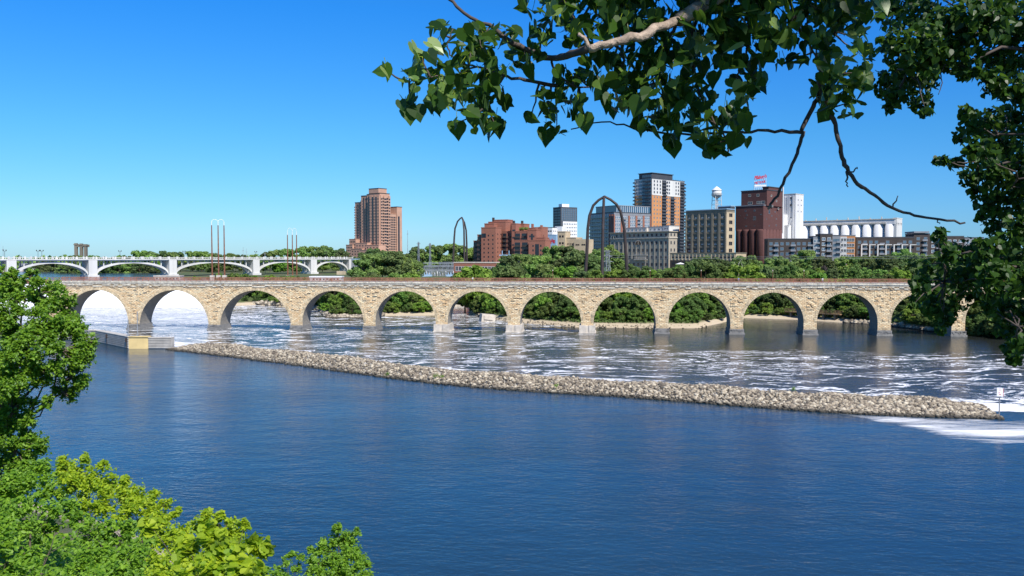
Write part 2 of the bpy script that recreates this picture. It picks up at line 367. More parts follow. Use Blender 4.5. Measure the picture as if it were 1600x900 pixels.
def foam_mat():
    m, t, b = newmat('drifting_foam')
    tc = N(t, 'ShaderNodeTexCoord'); P = tc.outputs['UV']
    g = N(t, 'ShaderNodeNewGeometry')
    sp = N(t, 'ShaderNodeSeparateXYZ'); t.links.new(P, sp.inputs[0])
    mpf = N(t, 'ShaderNodeMapping'); mpf.inputs['Scale'].default_value = (.45, 1.6, 1); mpf.inputs['Rotation'].default_value = (0, 0, R(10)); t.links.new(g.outputs['Position'], mpf.inputs[0])
    n = noise(t, mpf.outputs[0], .10, 7, .68, .8); n2 = noise(t, g.outputs['Position'], 1.4, 5, .7)
    e = mth(t, 'MINIMUM', mth(t, 'MULTIPLY', sp.outputs[1], 5), mth(t, 'MULTIPLY', mth(t, 'SUBTRACT', 1, sp.outputs[1]), 2.2))
    e = mth(t, 'MINIMUM', e, 1)
    v = mth(t, 'ADD', mth(t, 'MULTIPLY', e, .75), mth(t, 'MULTIPLY', mth(t, 'SUBTRACT', n.outputs[0], .53), 4.2))
    v = mth(t, 'ADD', v, mth(t, 'MULTIPLY', mth(t, 'SUBTRACT', n2.outputs[0], .5), .35))
    b.inputs['Base Color'].default_value = (.85, .86, .87, 1); b.inputs['Roughness'].default_value = .8
    t.links.new(mapr(t, v, .2, 1.15, 0, .92), b.inputs['Alpha'])
    return m
M['foam'] = foam_mat()
def rock_mat():
    m, t, b = newmat('riprap_stone'); g = N(t, 'ShaderNodeNewGeometry')
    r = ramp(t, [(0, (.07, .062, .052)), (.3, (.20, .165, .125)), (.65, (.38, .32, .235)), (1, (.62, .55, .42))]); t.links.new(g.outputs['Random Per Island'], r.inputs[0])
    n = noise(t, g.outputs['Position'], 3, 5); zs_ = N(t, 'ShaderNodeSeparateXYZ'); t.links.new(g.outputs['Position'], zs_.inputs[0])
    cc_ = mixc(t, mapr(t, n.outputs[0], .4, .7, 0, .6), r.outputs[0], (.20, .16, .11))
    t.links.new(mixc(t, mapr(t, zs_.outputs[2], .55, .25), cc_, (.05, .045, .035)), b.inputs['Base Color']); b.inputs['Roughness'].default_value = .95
    return m
M['rock'] = rock_mat()

# ================================================================== THE SETTING
SH = [(-900, 470), (-300, 470), (-172, 470), (-165, 462), (-150, 480), (-120, 458), (-100, 430), (-84, 376), (-66, 374), (-60, 389), (-42, 389), (-33, 395),
      (-32.5, 474), (-21.5, 474), (-21, 400), (-14.6, 380), (0, 350), (25, 325), (50, 321), (72, 320), (90, 350), (104, 376), (126, 365), (151, 332), (156, 302), (175, 294), (260, 270), (500, 240), (3000, 200)]
NS = [(-3000, 160), (-150, 150), (-80, 108), (-40, 84), (-25, 70), (-12, 58), (0, 54), (200, 50), (3000, 50)]
def hfun(x, y):
    ys = np.interp(x, [p[0] for p in SH], [p[1] for p in SH]); yn = np.interp(x, [p[0] for p in NS], [p[1] for p in NS])
    bump = np.sin(x*.11 + y*.07)*.5 + np.sin(x*.037 - y*.051)*.7
    far = np.interp(y-ys, [-12, 0, 3, 8, 30, 60, 95], [-3, -.6, .5, 1.6, 5, 10, 13.3]) + np.where(y > ys+15, bump*.4, 0)
    tn = y / yn; near = np.where(tn <= .01, 25.9, 25.9*(1-tn) + np.where(tn < .9, bump*.25*np.clip(y/10, 0, 1), 0)); near = np.maximum(near, -3)
    h = np.where(y < (ys+yn)/2, near, far)
    h = h + np.where(y > ys, np.clip((y-400)/70, 0, 1)*1.1, 0)
    pool = (x < -.42*y) & (y > 484) & (y < 860); h = np.where(pool, 9.0, h)
    return h
def H(x, y): return float(hfun(np.array([float(x)]), np.array([float(y)]))[0])
xs = np.concatenate([[-4000, -2500, -1500, -900, -600, -450], np.arange(-380, 361, 3.0), [450, 600, 900, 1500, 2500, 4000]])
ys_ = np.concatenate([[-600, -200, -80, -40, -20, -10], np.arange(-5, 100, 2.0), np.arange(100, 620, 4.0), np.arange(620, 1000, 20), [1200, 1600, 2400, 3500, 5000]])
X, Y = np.meshgrid(xs, ys_); Z = hfun(X.ravel(), Y.ravel())
V = np.stack([X.ravel(), Y.ravel(), Z], 1); nx = len(xs); ny = len(ys_)
i, j = np.meshgrid(np.arange(nx-1), np.arange(ny-1)); b0 = (j*nx+i).ravel()
tag(link('ground', quads_mesh('ground', V, np.stack([b0, b0+1, b0+nx+1, b0+nx], 1), M['ground'], True)), kind='structure')

# centre line of the rubble wall (front water line points, then crest offset)
WALLP = [ground_pt(262, 546), ground_pt(420, 565), ground_pt(700, 601), ground_pt(1000, 622), ground_pt(1250, 641), ground_pt(1400, 649), ground_pt(1565, 654)]
WALLP = [Vector((p.x, p.y)) for p in WALLP]
def wall_at(s):
    # smooth polyline param 0..1
    n = len(WALLP)-1; q = min(s*n, n-1e-6); k = int(q); t = q-k
    P = lambda i: WALLP[max(0, min(n, i))]
    p0, p1, p2, p3 = P(k-1), P(k), P(k+1), P(k+2)
    return .5*((2*p1)+(p2-p0)*t+(2*p0-5*p1+4*p2-p3)*t*t+(3*p1-p0-3*p2+p3)*t**3)
def wall_frame(s):
    p = wall_at(s); d = (wall_at(min(1, s+.01)) - wall_at(max(0, s-.01))).normalized(); return p, d, Vector((-d.y, d.x))
# water: calm pool in front of the wall, rapids behind it
mid = [wall_frame(i/24) for i in range(25)]
mid = [(p + nn*7) for p, d, nn in mid]
gl = ground_pt(245, 540); glL = ground_pt(150, 532)
left_pts = [Vector((-420, 420)), Vector((glL.x-20, glL.y+14)), Vector((glL.x, glL.y+1.0)), Vector((gl.x, gl.y+1.2))]
line = left_pts + mid + [Vector((130, 142)), Vector((400, 120)), Vector((900, 100))]
mp_ = MB(); n0 = len(line)
for a, b in zip(line[:-1], line[1:]): mp_.quad((a.x, 15, 0), (b.x, 15, 0), (b.x, b.y, 0), (a.x, a.y, 0))
tag(mp_.build('calm_river_water', M['pool']), kind='structure')
mr_ = MB()
for a, b in zip(line[:-1], line[1:]):
    mr_.quad((a.x, a.y, 0), (b.x, b.y, 0), (b.x, b.y+9, 0), (a.x, a.y+9, 0)); mr_.quad((a.x, a.y+9, 0), (b.x, b.y+9, 0), (b.x, b.y+18, 0), (a.x, a.y+18, 0)); mr_.quad((a.x, a.y+18, 0), (b.x, b.y+18, 0), (b.x, 480, 0), (a.x, 480, 0))
ro = tag(mr_.build('rapids_water', M['rapid']), kind='structure')
ea = ro.data.attributes.new('edge', 'FLOAT', 'POINT'); ea.data.foreach_set('value', [v for k_ in range(len(line)-1) for v in (1, 1, .8, .8, .8, .8, 0, 0, 0, 0, 0, 0)])
mu = MB(); mu.quad((-1500, 482, 13.6), (-150, 482, 13.6), (-150, 900, 13.6), (-1500, 900, 13.6))
tag(mu.build('upper_pool_water', M['upper']), kind='structure')
mf = MB(); K = 60
def fx(u): return -340 + u*176
prof = [(452, .03), (457, .25), (461, 1.2), (468, 4.5), (476, 9.5), (482, 13.2), (486, 13.7)]
for a in range(K):
    for q in range(len(prof)-1):
        (y0, z0), (y1, z1) = prof[q], prof[q+1]
        w0, w1 = math.sin(a*1.7)*.3, math.sin((a+1)*1.7)*.3
        mf.quad((fx(a/K), y0+w0, z0), (fx((a+1)/K), y0+w1, z0), (fx((a+1)/K), y1+w1, z1), (fx(a/K), y1+w0, z1))
tag(mf.build('waterfall', M['falls'], smooth=True), kind='structure')

# foam sheet drifting past the end of the wall
fm = MB(); fr = []; back = [(1310, 646), (1400, 650), (1480, 654), (1560, 656), (1640, 657), (2100, 668)]; front = [(1310, 648), (1400, 664), (1480, 684), (1560, 700), (1640, 706), (2100, 735)]
me = bpy.data.meshes.new('foam'); vs = []; uv = []; nu, nv = 40, 12
for a in range(nu+1):
    t = a/nu*(len(back)-1); k = min(int(t), len(back)-2); q = t-k
    pb = np.array(back[k])*(1-q)+np.array(back[k+1])*q; pf = np.array(front[k])*(1-q)+np.array(front[k+1])*q
    for c in range(nv+1):
        pp = pb*(1-c/nv)+pf*(c/nv); g_ = ground_pt(pp[0], pp[1]); vs.append((g_.x, g_.y, .006)); uv.append((a/nu, c/nv))
fs = [(a*(nv+1)+c, a*(nv+1)+c+1, (a+1)*(nv+1)+c+1, (a+1)*(nv+1)+c) for a in range(nu) for c in range(nv)]
me.from_pydata(vs, [], fs); ul = me.uv_layers.new(name='UVMap')
for p in me.polygons:
    for li in p.loop_indices: ul.data[li].uv = uv[me.loops[li].vertex_index]
me.materials.append(M['foam']); me.update(); tag(link('floating_foam', me), 'white foam floating on the calm water past the rubble wall end', 'foam', kind='stuff')

# rubble wall (riprap): core bank + thousands of stones
ms = MB(); NSEG = 70
def crest(s):  # height and widths taper at both ends
    e = min(1, s*14, (1-s)*9); return 1.85*max(.15, e)**.6*(1+.12*math.sin(s*37)+.08*math.sin(s*91))
for a in range(NSEG):
    rows = []
    for q in (a/NSEG, (a+1)/NSEG):
        p, d, nn = wall_frame(q); hc = crest(q)
        rows.append([(p+nn*o, z) for o, z in ((-1.2, -.8), (6.4, hc*.88), (9.4, hc*.9), (15, -.8))])
    for k in range(3):
        A, B_ = rows; ms.quad((*A[k][0], A[k][1]), (*B_[k][0], B_[k][1]), (*B_[k+1][0], B_[k+1][1]), (*A[k+1][0], A[k+1][1]))
ico = [(0,0,-1),(.72,-.53,-.45),(-.28,-.85,-.45),(-.89,0,-.45),(-.28,.85,-.45),(.72,.53,-.45),(.28,-.85,.45),(-.72,-.53,.45),(-.72,.53,.45),(.28,.85,.45),(.89,0,.45),(0,0,1)]
icf = np.array([(0,1,2),(1,0,5),(0,2,3),(0,3,4),(0,4,5),(1,5,10),(2,1,6),(3,2,7),(4,3,8),(5,4,9),(1,10,6),(2,6,7),(3,7,8),(4,8,9),(5,9,10),(6,10,11),(7,6,11),(8,7,11),(9,8,11),(10,9,11)])
ICO = np.array(ico)
def rocks(centers, sizes):
    n = len(centers); J = 1 + rng.uniform(-.28, .28, (n, 12, 1)); sc = rng.uniform(.6, 1.25, (n, 1, 3)) * np.array([1.15, 1.15, .8])
    ang = rng.uniform(0, 6.28, n); c, s = np.cos(ang), np.sin(ang)
    P = ICO[None]*J*sc*sizes[:, None, None]
    x = P[..., 0]*c[:, None]-P[..., 1]*s[:, None]; y = P[..., 0]*s[:, None]+P[..., 1]*c[:, None]
    P = np.stack([x, y, P[..., 2]], -1)+centers[:, None, :]
    return P.reshape(-1, 3), (icf[None]+(np.arange(n)*12)[:, None, None]).reshape(-1, 3)
cs, sz = [], []
for _ in range(34000):
    s = random.random(); p, d, nn = wall_frame(s); hc = crest(s); o = random.uniform(-.6, 13.5)
    z = hc*.92*min(1, max(0, o+.3)/6.4) if o < 9.4 else hc*.9*max(0, 1-(o-9.4)/4.5)
    q = p+nn*o; cs.append((q.x, q.y, z+random.uniform(-.1, .22)*.8)); sz.append(random.choice([.11, .14, .17, .22, .27, .4])*random.uniform(.8, 1.2))
root = empty('rubble_wall', (0, 0, 0), 0, 'long low wall of loose pale stones curving across the river', 'rubble wall')
ms.build('core_bank', M['wall_grey'], root)
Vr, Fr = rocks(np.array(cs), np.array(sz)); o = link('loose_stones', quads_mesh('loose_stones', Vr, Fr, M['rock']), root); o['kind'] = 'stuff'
# shore rocks on the island bank
cs, sz = [], []
for _ in range(5200):
    x = random.choice([random.uniform(-150, -60), random.uniform(-22, 78), random.uniform(140, 200), random.uniform(-20, 60)])
    y = float(np.interp(x, [p[0] for p in SH], [p[1] for p in SH])) + random.gauss(2.5, 1.6)
    if -22 < x < 85 and random.random() < .85: continue
    cs.append((x, y, H(x, y)+.1)); sz.append(random.uniform(.25, .9)*(1.3 if x < -60 or x > 140 else .45))
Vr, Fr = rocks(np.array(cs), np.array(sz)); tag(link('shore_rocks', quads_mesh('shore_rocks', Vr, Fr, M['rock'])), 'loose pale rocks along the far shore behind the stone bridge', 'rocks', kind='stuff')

# ---- lock guide wall with the yellow panel
a3 = ground_pt(245, 545); a2 = ground_pt(201, 545); a1 = ground_pt(150, 534); a0 = Vector((a1.x-60, a1.y+26, 0)); a4 = ground_pt(268, 545)
gw = empty('guide_wall', a2, 0, 'ribbed grey lock guide wall with yellow panel at the rubble wall end', 'guide wall')
def wallseg(name, p, q, h, m, rib=True, thick=2.2):
    d = Vector((q.x-p.x, q.y-p.y, 0)); L = d.length; ang = math.atan2(d.y, d.x); mb = MB()
    mb.box(0, L, 0, thick, -2, h)
    if rib:
        nrib = 6
        for k in range(nrib): zz = .25+k*(h-.3)/nrib; mb.box(.02, L-.02, -.22, -.003, zz, zz+(h-.3)/nrib*.55)
    mb.box(-.03, L+.03, -.28, thick+.1, h+.003, h+.22)
    o = mb.build(name, m, gw); o.location = Vector((p.x, p.y, 0))-gw.location; o.rotation_euler = (0, 0, ang); return o
hw = 3.5
yp = ground_pt(232, 545)
wallseg('wall_panel', a0, Vector((a1.x-.1, a1.y, 0)), hw, M['wall_grey']); wallseg('wall_panel', a1, a2, hw, M['wall_grey'])
wallseg('yellow_panel', Vector((a2.x+.05, a2.y, 0)), yp, hw, M['yellow'], False); wallseg('wall_panel', Vector((yp.x+.05, yp.y, 0)), a4, hw-.3, M['wall_grey'])
for px_, hh in ((198, 5.2), (212.5, 7.6)):
    p = ground_pt(px_, 545); mb = MB().tube([(p.x-a2.x, p.y-a2.y+1.2, hw), (p.x-a2.x, p.y-a2.y+1.2, hw+hh)], .14, 6); mb.box(p.x-a2.x-.35, p.x-a2.x+.35, p.y-a2.y+.9, p.y-a2.y+1.5, hw+.15, hw+.7); mb.build('mooring_post', M['gsteel'], gw)
mb = MB()
for k in range(9):
    x = 0.2+k*.9; p = yp; mb.tube([(p.x-a2.x+x, p.y-a2.y+1.5, hw-.2), (p.x-a2.x+x, p.y-a2.y+1.5, hw+.95)], .05, 5)
for z in (.5, .95): mb.tube([(yp.x-a2.x+.2, yp.y-a2.y+1.5, hw+z), (yp.x-a2.x+7.4, yp.y-a2.y+1.5, hw+z)], .05, 5)
mb.build('handrail', M['gsteel'], gw)
for px_ in (169, 199):
    t_ = (px_-150)/51; q = a1.lerp(a2, t_); mb = MB(); mb.box(-.35, .35, -.55, -.3, 2.0, 3.2); mb.tube([(0, -.5, .1), (0, -.5, 3.3)], .09, 6); o = mb.build('ladder', M['dsteel'], gw); o.location = q-a2
# ---- warning sign at the right end of the wall
sp_ = ground_pt(1562, 642, 1.0)
sg = empty('warning_sign', (sp_.x, sp_.y, .6), 0, 'small white warning sign with red edge on a post at the wall end', 'sign')
MB().tube([(0, .12, -1), (0, .12, 3.6)], .09, 6).build('post', M['gsteel'], sg)
u = 158/1300.
b_ = MB(); b_.box(-.56, .56, -.04, .04, 2.9, 4.3); b_.build('sign_board', M['wpaint'], sg)
b_ = MB()
for (x0, x1, z0, z1) in ((.5, .56, 2.9, 4.3), (-.12, .02, 3.95, 4.1), (-.3, -.05, 3.5, 3.6), (-.2, .15, 3.2, 3.3)): b_.box(x0, x1, -.06, -.042, z0, z1)
b_.build('red_marking', M['redpaint'], sg)

# ================================================================== STONE ARCH BRIDGE
PL, PR = Vector((pxy(80, 322), 322)), Vector((pxy(1640, 286), 286))
bd = (PR-PL).normalized(); bang = math.atan2(bd.y, bd.x); BL = (PR-PL).length
def bu(px):   # distance along the bridge where the ray through px meets its front face
    k = (px-800)/F; return (k*PL.y-PL.x)/(bd.x-k*bd.y)
piers = [bu(p) for p in (93, 208, 334, 463, 577, 690, 803, 918, 1035, 1152, 1267, 1383, 1499, 1612)]
sb = empty('stone_arch_bridge', (PL.x, PL.y, 0), bang, 'long buff limestone bridge of round arches crossing the whole river', 'bridge')
TOP, WD, PW, CR = 17.3, 8.6, 4.5, 15.0
wall = MB(); soff = MB()
u0 = -1.5
def vface(m, xa, za, xb, zb, top):
    m.quad((xa, 0, za), (xb, 0, zb), (xb, 0, top), (xa, 0, top)); m.quad((xb, WD, zb), (xa, WD, za), (xa, WD, top), (xb, WD, top))
def bay(ua, ub):
    xa, xb = ua+PW/2, ub-PW/2; Rr = (xb-xa)/2; spz = CR-Rr; n = 36; cxx = (xa+xb)/2
    pts = [(cxx-Rr*math.cos(math.pi*i/n), spz+Rr*math.sin(math.pi*i/n)) for i in range(n+1)]
    for (x1, z1), (x2, z2) in zip(pts[:-1], pts[1:]):
        vface(wall, x1, z1, x2, z2, TOP); soff.quad((x1, 0, z1), (x1, WD, z1), (x2, WD, z2), (x2, 0, z2))
    ring = MB(); nv = 44
    for i in range(nv):
        a0_, a1_ = math.pi*(i+.06)/nv, math.pi*(i+.94)/nv; ro = Rr+random.choice([.85, 1.0, 1.25]); pr = random.uniform(.05, .16)
        for (yf, yb) in ((-pr, -.002),):
            P = []
            for yy in (yf, yb):
                for (rr, aa) in ((Rr-.03, a0_), (ro, a0_), (ro, a1_), (Rr-.03, a1_)): P.append((cxx-rr*math.cos(aa), yy, spz+rr*math.sin(aa)))
            n_ = len(ring.v); ring.v += P; ring.f += [(n_, n_+1, n_+2, n_+3), (n_, n_+4, n_+5, n_+1), (n_+1, n_+5, n_+6, n_+2), (n_+2, n_+6, n_+7, n_+3), (n_+3, n_+7, n_+4, n_)]; ring.m += [0]*5
    ring.build('arch_ring', M['vouss'], sb)
    return spz
sprs = [bay(a, b) for a, b in zip(piers[:-1], piers[1:])]
for k, pu in enumerate(piers):
    vface(wall, pu-PW/2, -1, pu+PW/2, -1, TOP)
    s1 = sprs[max(0, k-1)]; s2 = sprs[min(k, len(sprs)-1)]
    soff.quad((pu-PW/2, 0, -1), (pu-PW/2, WD, -1), (pu-PW/2, WD, s1), (pu-PW/2, 0, s1)); soff.quad((pu+PW/2, WD, -1), (pu+PW/2, 0, -1), (pu+PW/2, 0, s2), (pu+PW/2, WD, s2))
wall.quad((u0, 0, -1), (piers[0]-PW/2, 0, -1), (piers[0]-PW/2, 0, TOP), (u0, 0, TOP)); wall.quad((u0, WD, -1), (u0, 0, -1), (u0, 0, TOP), (u0, WD, TOP))
wall.quad((piers[-1]+PW/2, 0, -1), (BL+40, 0, -1), (BL+40, 0, TOP), (piers[-1]+PW/2, 0, TOP))
# roughly dressed stones standing proud of the face
for _ in range(5200):
    x = random.uniform(u0, piers[-1]); z = math.floor(random.uniform(1, TOP)/.5)*.5+.06; w_ = random.uniform(.5, 1.5); ok = True
    for a, b in zip(piers[:-1], piers[1:]):
        c0 = (a+b)/2; Rr = (b-a-PW)/2+1.4
        if a < x+w_/2 < b and (z > CR-Rr+1.4 and math.hypot(x+w_/2-c0, z-(CR-Rr+1.4)) < Rr+.6 or (z <= CR-Rr+1.4 and abs(x+w_/2-c0) < Rr+w_/2)): ok = False
    if ok: p_ = random.uniform(.06, .3); wall.box(x, x+w_, -p_, .02, z, z+.42)
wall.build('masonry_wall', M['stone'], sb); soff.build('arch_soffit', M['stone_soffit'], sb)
for k, pu in enumerate(piers[1:-1]):
    light = 4 <= k <= 6
    ft = MB()
    if light:
        ft.box(pu-2.9, pu-.55, -.75, WD+.7, -1, 2.8); ft.box(pu+.55, pu+2.9, -.75, WD+.7, -1, 2.8); ft.box(pu-.55, pu+.55, -.45, WD+.4, -1, 2.7); ft.box(pu-3.2, pu+3.2, -1.1, WD+1, -1, .25)
    else:
        ft.box(pu-2.5, pu+2.5, -.45, WD+.4, -1, 1.9); ft.box(pu-2.75, pu+2.75, -.8, WD+.7, -1, .5)
        for q in range(16): x = pu-2.6+random.random()*4.6; ft.box(x, x+random.uniform(.4, .9), -.6, -.44, (z := random.choice([.55, .95, 1.35])), z+.35)
    ft.build('pier_footing', M['conc'] if light else M['stone_grey'], sb)
cp = MB(); x = u0
cp.box(u0, BL+40, -.22, WD+.22, TOP+.003, TOP+.5)
x = u0
while x < BL+39:
    l = random.uniform(.9, 2.2); zz0 = random.choice([TOP-.55, TOP-.62, TOP-1.1]); cp.box(x, x+l-.06, -.14-random.uniform(0, .12), -.003, zz0, zz0+.42); x += l
x = u0
while x < BL+39:
    l = random.uniform(1.4, 2.4); o_ = random.uniform(0, .06); cp.box(x, x+l-.05, -.42-o_, WD+.42, TOP+.503, TOP+.98+o_*.6); x += l
cp.build('coping', M['coping'], sb)
MB().box(u0, BL+40, .25, WD-.25, TOP+1.053, TOP+1.2).build('deck', M['conc'], sb)
for yy in (.1, WD-.1):
    rl = MB()
    for z in (1.30, 2.35): rl.box(u0, BL+40, yy-.05, yy+.05, TOP+z, TOP+z+.1)
    x = u0
    while x < BL+40: rl.box(x-.06, x+.06, yy-.06, yy+.06, TOP+1.0, TOP+2.5); x += 2.4
    x = u0
    while x < BL+40: rl.box(x-.022, x+.022, yy-.02, yy+.02, TOP+1.38, TOP+2.36); x += .2
    rl.build('railing', M['rustred'], sb)
tr = MB()
for yy in (.2, WD-.2):
    tr.box(-62, u0-.1, yy-.2, yy+.2, 17.3, 18.1); tr.box(-62, u0-.1, yy-.2, yy+.2, 13.2, 13.8)
    for k in range(11):
        x = u0-.3-k*6; tr.box(x-.2, x+.2, yy-.15, yy+.15, 13.8, 17.3)
        if k < 10:
            a_, b_2 = ((x, 13.9), (x-6, 17.2)) if k % 2 else ((x, 17.2), (x-6, 13.9)); tr.tube([(a_[0], yy, a_[1]), (b_2[0], yy, b_2[1])], .16, 4)
tr.box(-62, u0-.1, 0, WD, 18.1, 18.35); tr.box(-62, u0-.1, 0, .1, 19.6, 19.7); tr.box(-62, u0-.1, -.12, 0, 18.1, 19)
tr.build('steel_truss_span', M['rustred'], sb)
ab = MB(); ab.box(-66, -60, -1, WD+1, -2, 17); ab.build('end_pier', M['stone_grey'], sb)
def on_bridge(px, off=WD/2): u = bu(px); p = PL+bd*u; return Vector((p.x-bd.y*off, p.y+bd.x*off, TOP+1.2))
for px_, lab in ((862, 'slim rusty lamp post on the stone bridge left of the three-legged arch'), (1018, 'slim rusty lamp post on the stone bridge right of the three-legged arch'), (1100, 'slim rusty lamp post on the bridge below the grey warehouse'),
                 (1215, 'slim rusty lamp post on the bridge below the dark flats, left one'), (1265, 'slim rusty lamp post on the bridge below the dark flats, right one')):
    p = on_bridge(px_, WD-.6); l = empty('lamp_post', p, 0, lab, 'lamp post', 'lamp posts on the stone bridge')
    MB().lathe(0, 0, [(.14, 0), (.09, .4), (.07, 3.9)], 8).build('post', M['rust'], l); MB().lathe(0, 0, [(.07, 3.9), (.17, 4.0), (.15, 4.25), (.05, 4.4)], 8).build('lantern', M['conc'], l)
# walkers on the deck
def person(px, lab, shirt, trouser, off):
    p = on_bridge(px, off)
    me = bpy.data.meshes.new('person'); v = [(0,0,.95),(0,0,1.2),(0,0,1.42),(0,0,1.52),(0,-.01,1.66),(-.19,0,1.4),(-.25,.03,1.12),(-.24,-.1,.88),(.19,0,1.4),(.25,-.03,1.12),(.24,.1,.88),(-.1,0,.9),(-.12,.1,.5),(-.12,.02,.06),(.1,0,.9),(.12,-.12,.5),(.12,-.2,.06),(-.12,-.12,.03),(.12,-.33,.03)]
    e = [(0,1),(1,2),(2,3),(3,4),(2,5),(5,6),(6,7),(2,8),(8,9),(9,10),(0,11),(11,12),(12,13),(0,14),(14,15),(15,16),(13,17),(16,18)]
    me.from_pydata(v, e, []); o = link('person', me); o.location = p
    o.modifiers.new('skin', 'SKIN'); r = [.15,.15,.15,.06,.105,.07,.05,.035,.07,.05,.035,.1,.075,.05,.1,.075,.05,.035,.035]
    L = me.skin_vertices[0].data if me.skin_vertices else None
    if L is None:
        return o
    for i_, rr in enumerate(r): L[i_].radius = (rr, rr)
    L[0].use_root = True; o.modifiers.new('sub', 'SUBSURF').levels = 1
    m, t, b = newmat(shirt[0]+'_clothes'); g = N(t, 'ShaderNodeTexCoord'); s_ = N(t, 'ShaderNodeSeparateXYZ'); t.links.new(g.outputs['Object'], s_.inputs[0])
    rp = ramp(t, [(0, trouser), (.52, shirt[1]), (.825, (.5, .3, .22)), (.93, (.06, .04, .03))]); rp.color_ramp.interpolation = 'CONSTANT'
    t.links.new(mth(t, 'DIVIDE', s_.outputs[2], 1.8), rp.inputs[0]); t.links.new(rp.outputs[0], b.inputs['Base Color']); me.materials.append(m)
    return tag(o, lab, 'person')
person(738, 'walker in white shirt on the bridge deck above the sixth arch', ('white', (.8, .8, .8)), (.1, .1, .15), 1.0)
person(1287, 'walker in white shirt on the bridge deck above the eleventh arch', ('pale', (.75, .75, .8)), (.2, .2, .25), 1.2)
person(1155, 'walker in blue top on the bridge deck near the tall brick elevator', ('blue', (.1, .2, .5)), (.3, .3, .3), 1.2)

# ================================================================== WHITE CONCRETE ARCH BRIDGE (far left)
QL, QR = Vector((pxy(-60, 500), 500)), Vector((pxy(556, 700), 700))
qd = (QR-QL).normalized(); qang = math.atan2(qd.y, qd.x); QLEN = (QR-QL).length
def qu(px): k = (px-800)/F; return (k*QL.y-QL.x)/(qd.x-k*qd.y)
cb = empty('concrete_arch_bridge', (QL.x, QL.y, 0), qang, 'white concrete bridge with wide open arches upstream of the stone bridge', 'bridge')
QW = 12
def qz(u): return 26.9-.9*max(0, (u/QLEN))
mbd = MB(); mbd.box(0, QLEN, 0, QW, 25.1, 25.7); mbd.box(0, QLEN, -.7, QW+.7, 25.703, 26.3); mbd.build('deck', M['concw'], cb)
rl = MB()
for yy in (-.5, QW+.5):
    rl.box(0, QLEN, yy-.12, yy+.12, 27.2, 27.5); x = 0
    while x < QLEN: rl.box(x-.1, x+.1, yy-.1, yy+.1, 26.3, 27.2); x += 1.2
    x = 0
    while x < QLEN: rl.box(x-.45, x+.45, yy-.3, yy+.3, 26.303, 28.0); x += 6.2
rl.build('railing', M['concw'], cb)
qp = [qu(p) for p in (-95, 18, 145, 270, 400, 490, 549)]
for u_ in qp:
    if u_ < -60: continue
    p = MB(); p.box(u_-2.7, u_+2.7, -.8, QW+.8, 13, 25.6); p.box(u_-3.6, u_+3.6, -1.6, QW+1.6, 10, 15.6); p.build('pier', M['concw'], cb)
for a, b in zip(qp[:-1], qp[1:]):
    xa, xb = a+2.7, b-2.7; za, zc = 15.8, 23.9; n = 26
    for yy in (1.0, QW-3.5):
        ar = MB(); pts = []
        for i in range(n+1):
            t = i/n*2-1; x = (xa+xb)/2+t*(xb-xa)/2; z = za+(zc-za)*math.sqrt(max(0, 1-t*t*.985)); th = .95+.75*abs(t)
            pts.append((x, z, th))
        for (x1, z1, t1), (x2, z2, t2) in zip(pts[:-1], pts[1:]):
            for q in ((yy, 0), (yy+2.5, 1)):
                f_ = [(x1, q[0], z1-t1*.5), (x2, q[0], z2-t2*.5), (x2, q[0], z2+t2*.5), (x1, q[0], z1+t1*.5)]
                ar.quad(*(f_ if q[1] == 0 else f_[::-1]))
            ar.quad((x1, yy, z1+t1*.5), (x2, yy, z2+t2*.5), (x2, yy+2.5, z2+t2*.5), (x1, yy+2.5, z1+t1*.5)); ar.quad((x2, yy, z2-t2*.5), (x1, yy, z1-t1*.5), (x1, yy+2.5, z1-t1*.5), (x2, yy+2.5, z2-t2*.5))
        ar.build('arch_rib', M['concw'], cb)
        nc = max(6, int((xb-xa)/4.4))
        for i in range(1, nc):
            x = xa+(xb-xa)*i/nc; t = (x-(xa+xb)/2)/((xb-xa)/2); z = za+(zc-za)*math.sqrt(max(0, 1-t*t*.985))
            if z > 23.9: continue
            MB().box(x-.28, x+.28, yy+.3, yy+1.3, z, 25.1).build('column', M['concw'], cb)
for k, px_ in enumerate((8, 60, 66, 188, 288, 400, 510)):
    u_ = qu(px_); p = Vector((QL.x, QL.y))+qd*u_; l = empty('lamp_post', (p.x, p.y, 27.5), qang, ['twin lamp post on the white bridge at the left photo edge', 'left one of two close lamp posts on the white bridge', 'right one of two close lamp posts on the white bridge', 'twin lamp post on the white bridge right of the ruined columns',
      'twin lamp post on the white bridge left of the tall rusty poles', 'twin lamp post on the white bridge between the two groups of rusty poles', 'twin lamp post on the white bridge right of the shorter rusty poles'][k], 'lamp post', 'lamp posts on the white bridge')
    m_ = MB().tube([(0, 0, 0), (0, 0, 3.9)], .11, 6); m_.tube([(-.8, 0, 3.8), (.8, 0, 3.8)], .08, 5); m_.build('post', M['dsteel'], l)
    for s_ in (-1, 1): MB().lathe(s_*.8, 0, [(.06, 3.85), (.32, 4.1), (.3, 4.5), (.05, 4.8)], 8).build('lamp_head', M['dsteel'], l)

